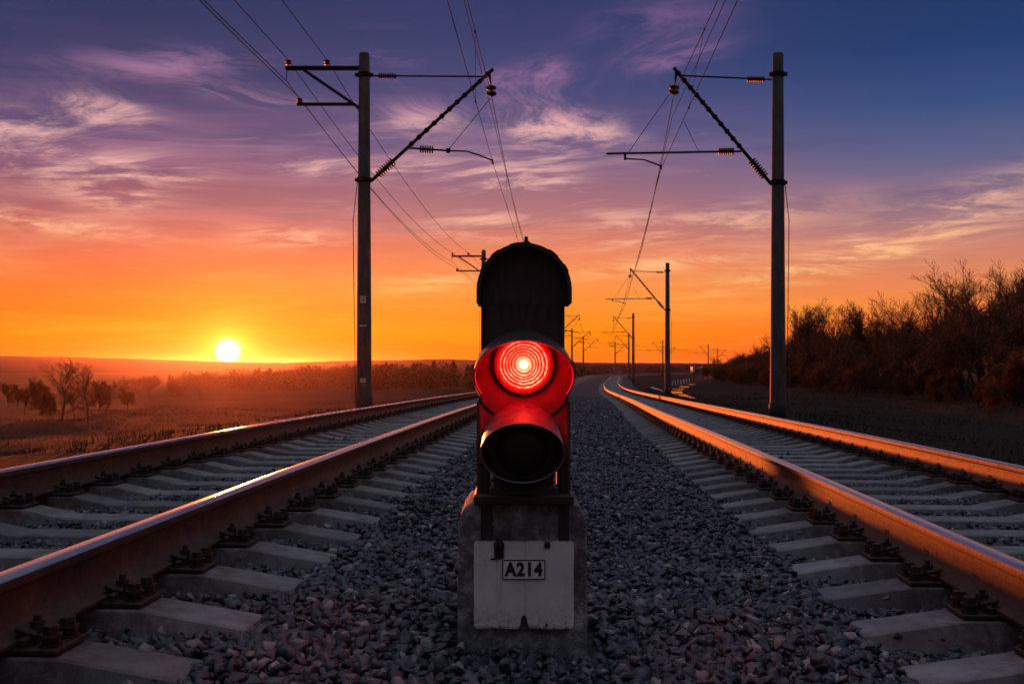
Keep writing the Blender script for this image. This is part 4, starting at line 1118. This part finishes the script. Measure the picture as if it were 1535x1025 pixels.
# ------------------------------------------------------------------ grass in the fields
def build_grass():
    n = 90000
    Y = RNG.uniform(0, 1, n) ** 1.5 * 95 + 12
    side = RNG.random(n) < .5
    cl, cr = XL(Y), XR(Y)
    off = 2.9 + RNG.random(n) ** 1.2 * np.maximum(30, Y * .5)
    X = np.where(side, cl - off, cr + off)
    ok = (np.abs(X) < .58 * Y + 2); X, Y, off = X[ok], Y[ok], off[ok]; n = len(X)
    Z = ground_z(X, Y) - .02
    Z += np.where(off > 9, .18 * np.sin(X * .31 + Y * .12) * np.sin(Y * .23 - X * .07), 0)
    h = RNG.uniform(.04, .17, n) * np.clip(off / 5, .35, 1) * (1 + .5 * np.sin(X * .8) * np.sin(Y * .5)); w = .008 + .00028 * Y
    a = RNG.uniform(0, 6.28, n); lean = RNG.normal(0, .35, (n, 2)) * h[:, None]
    dx, dy = np.cos(a) * w, np.sin(a) * w
    V = np.stack([np.stack([X - dx, Y - dy, Z], -1), np.stack([X + dx, Y + dy, Z], -1), np.stack([X + lean[:, 0], Y + lean[:, 1], Z + h], -1)], 1).reshape(-1, 3)
    Fc = (np.arange(n) * 3)[:, None] + np.arange(3)[None]
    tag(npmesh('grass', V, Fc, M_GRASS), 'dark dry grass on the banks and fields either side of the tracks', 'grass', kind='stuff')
build_grass()

# ------------------------------------------------------------------ water, ditch, posts, far sheds
def strip(name, pts, w, m_, **kw):
    V, Fc = [], []
    for i, p in enumerate(pts):
        p = Vector(p); t = (Vector(pts[min(i + 1, len(pts) - 1)]) - Vector(pts[max(i - 1, 0)])).normalized(); s = Vector((t.y, -t.x, 0)).normalized() * (w[i] if isinstance(w, (list, tuple)) else w) / 2
        V += [tuple(p - s), tuple(p + s)]
    Fc = [(2 * i, 2 * i + 1, 2 * i + 3, 2 * i + 2) for i in range(len(pts) - 1)]
    b = MB(); b.add(V, Fc); return tag(b.build(name, m_), **kw)
def gp(xx, d, dz=.03):
    x = (xx - 767.5) / F * d; return (x, d, float(ground_z(np.array(x), np.array(float(d)))) + dz)
def small_far():
    strip('drainage_ditch_water', [gp(1040, 88, .05), gp(1026, 96, .05), gp(1016, 106, .05), gp(1013, 118, .05), gp(1018, 132, .05), gp(1030, 150, .05), gp(1046, 172, .05)], [.5, .9, 1.1, 1.3, 1.5, 1.3, .6], M_WATER, kind='structure')
    strip('path', [gp(976, 132, .06), gp(984, 118, .06), gp(992, 104, .06)], [.5, 1.0, .5], M_PALE, kind='structure')
    for i in range(8):
        x, y, z = gp(1004 + i * 4.2, 150 + i * 2.5, 0)
        m = MB(); m.box((0, 0, .35), (.16, .16, .9), bev=.02); m.prism([(-.10, .78), (.10, .78), (0, .92)], -.09, .09)
        o = m.build('marker_post', M_WALLW); o.location = (x, y, z)
        tag(o, 'one of the short pale posts in a row beyond the shining ditch', 'post', 'pale posts beyond the ditch')
    for xx, w, d, lab in ((1043, 3.6, 400, 'larger white farm shed far off behind the bend of the track'), (1055, 2.6, 402, 'smaller white farm shed to the right of the larger one far off')):
        x = (xx - 767.5) / F * d; z = (548 - 558.5) / F * d
        root = empty('farm_shed', (x, d, z - .3), .12); tag(root, lab, 'shed', 'white farm sheds')
        m = MB(); m.box((0, 0, 1.4), (w, 3, 2.8)); m.build('wall', M_WALLW, root)
        m = MB(); m.prism([(-w / 2 - .2, 2.8), (w / 2 + .2, 2.8), (0, 3.5)], -1.7, 1.7); m.build('roof', M_ROOF, root)
        m = MB(); m.box((w * .2, -1.52, 1.0), (.9, .05, 2.0)); m.build('door', M_ROOF, root)
        m = MB(); m.box((-w * .22, -1.52, 1.6), (.8, .05, .8)); m.build('window', M_DGLASS, root)
    for pts, w in (([gp(-40, 235, .08), gp(10, 235, .08), gp(44, 235, .08)], 6), ([gp(182, 300, .08), gp(200, 300, .08)], 5)):
        strip('pond_water', pts, w, M_WATER, kind='structure')
small_far()

# ------------------------------------------------------------------ haze
def build_haze():
    m = bpy.data.materials.new('haze_air'); m.use_nodes = True; g = NT(m.node_tree)
    v = g.n('ShaderNodeVolumePrincipled'); o = g.n('ShaderNodeOutputMaterial')
    v.inputs['Color'].default_value = (.95, .72, .76, 1); v.inputs['Density'].default_value = HAZE; v.inputs['Anisotropy'].default_value = .88
    g.t.links.new(v.outputs[0], o.inputs['Volume'])
    b = MB(); z0, z1 = -32, 17
    b.box((0, 4300, (z0 + z1) / 2), (19000, 10000, z1 - z0)); h = b.build('haze', m); tag(h, 'thin glowing evening haze over the fields', 'haze', kind='stuff')
HAZE = .00006
build_haze()
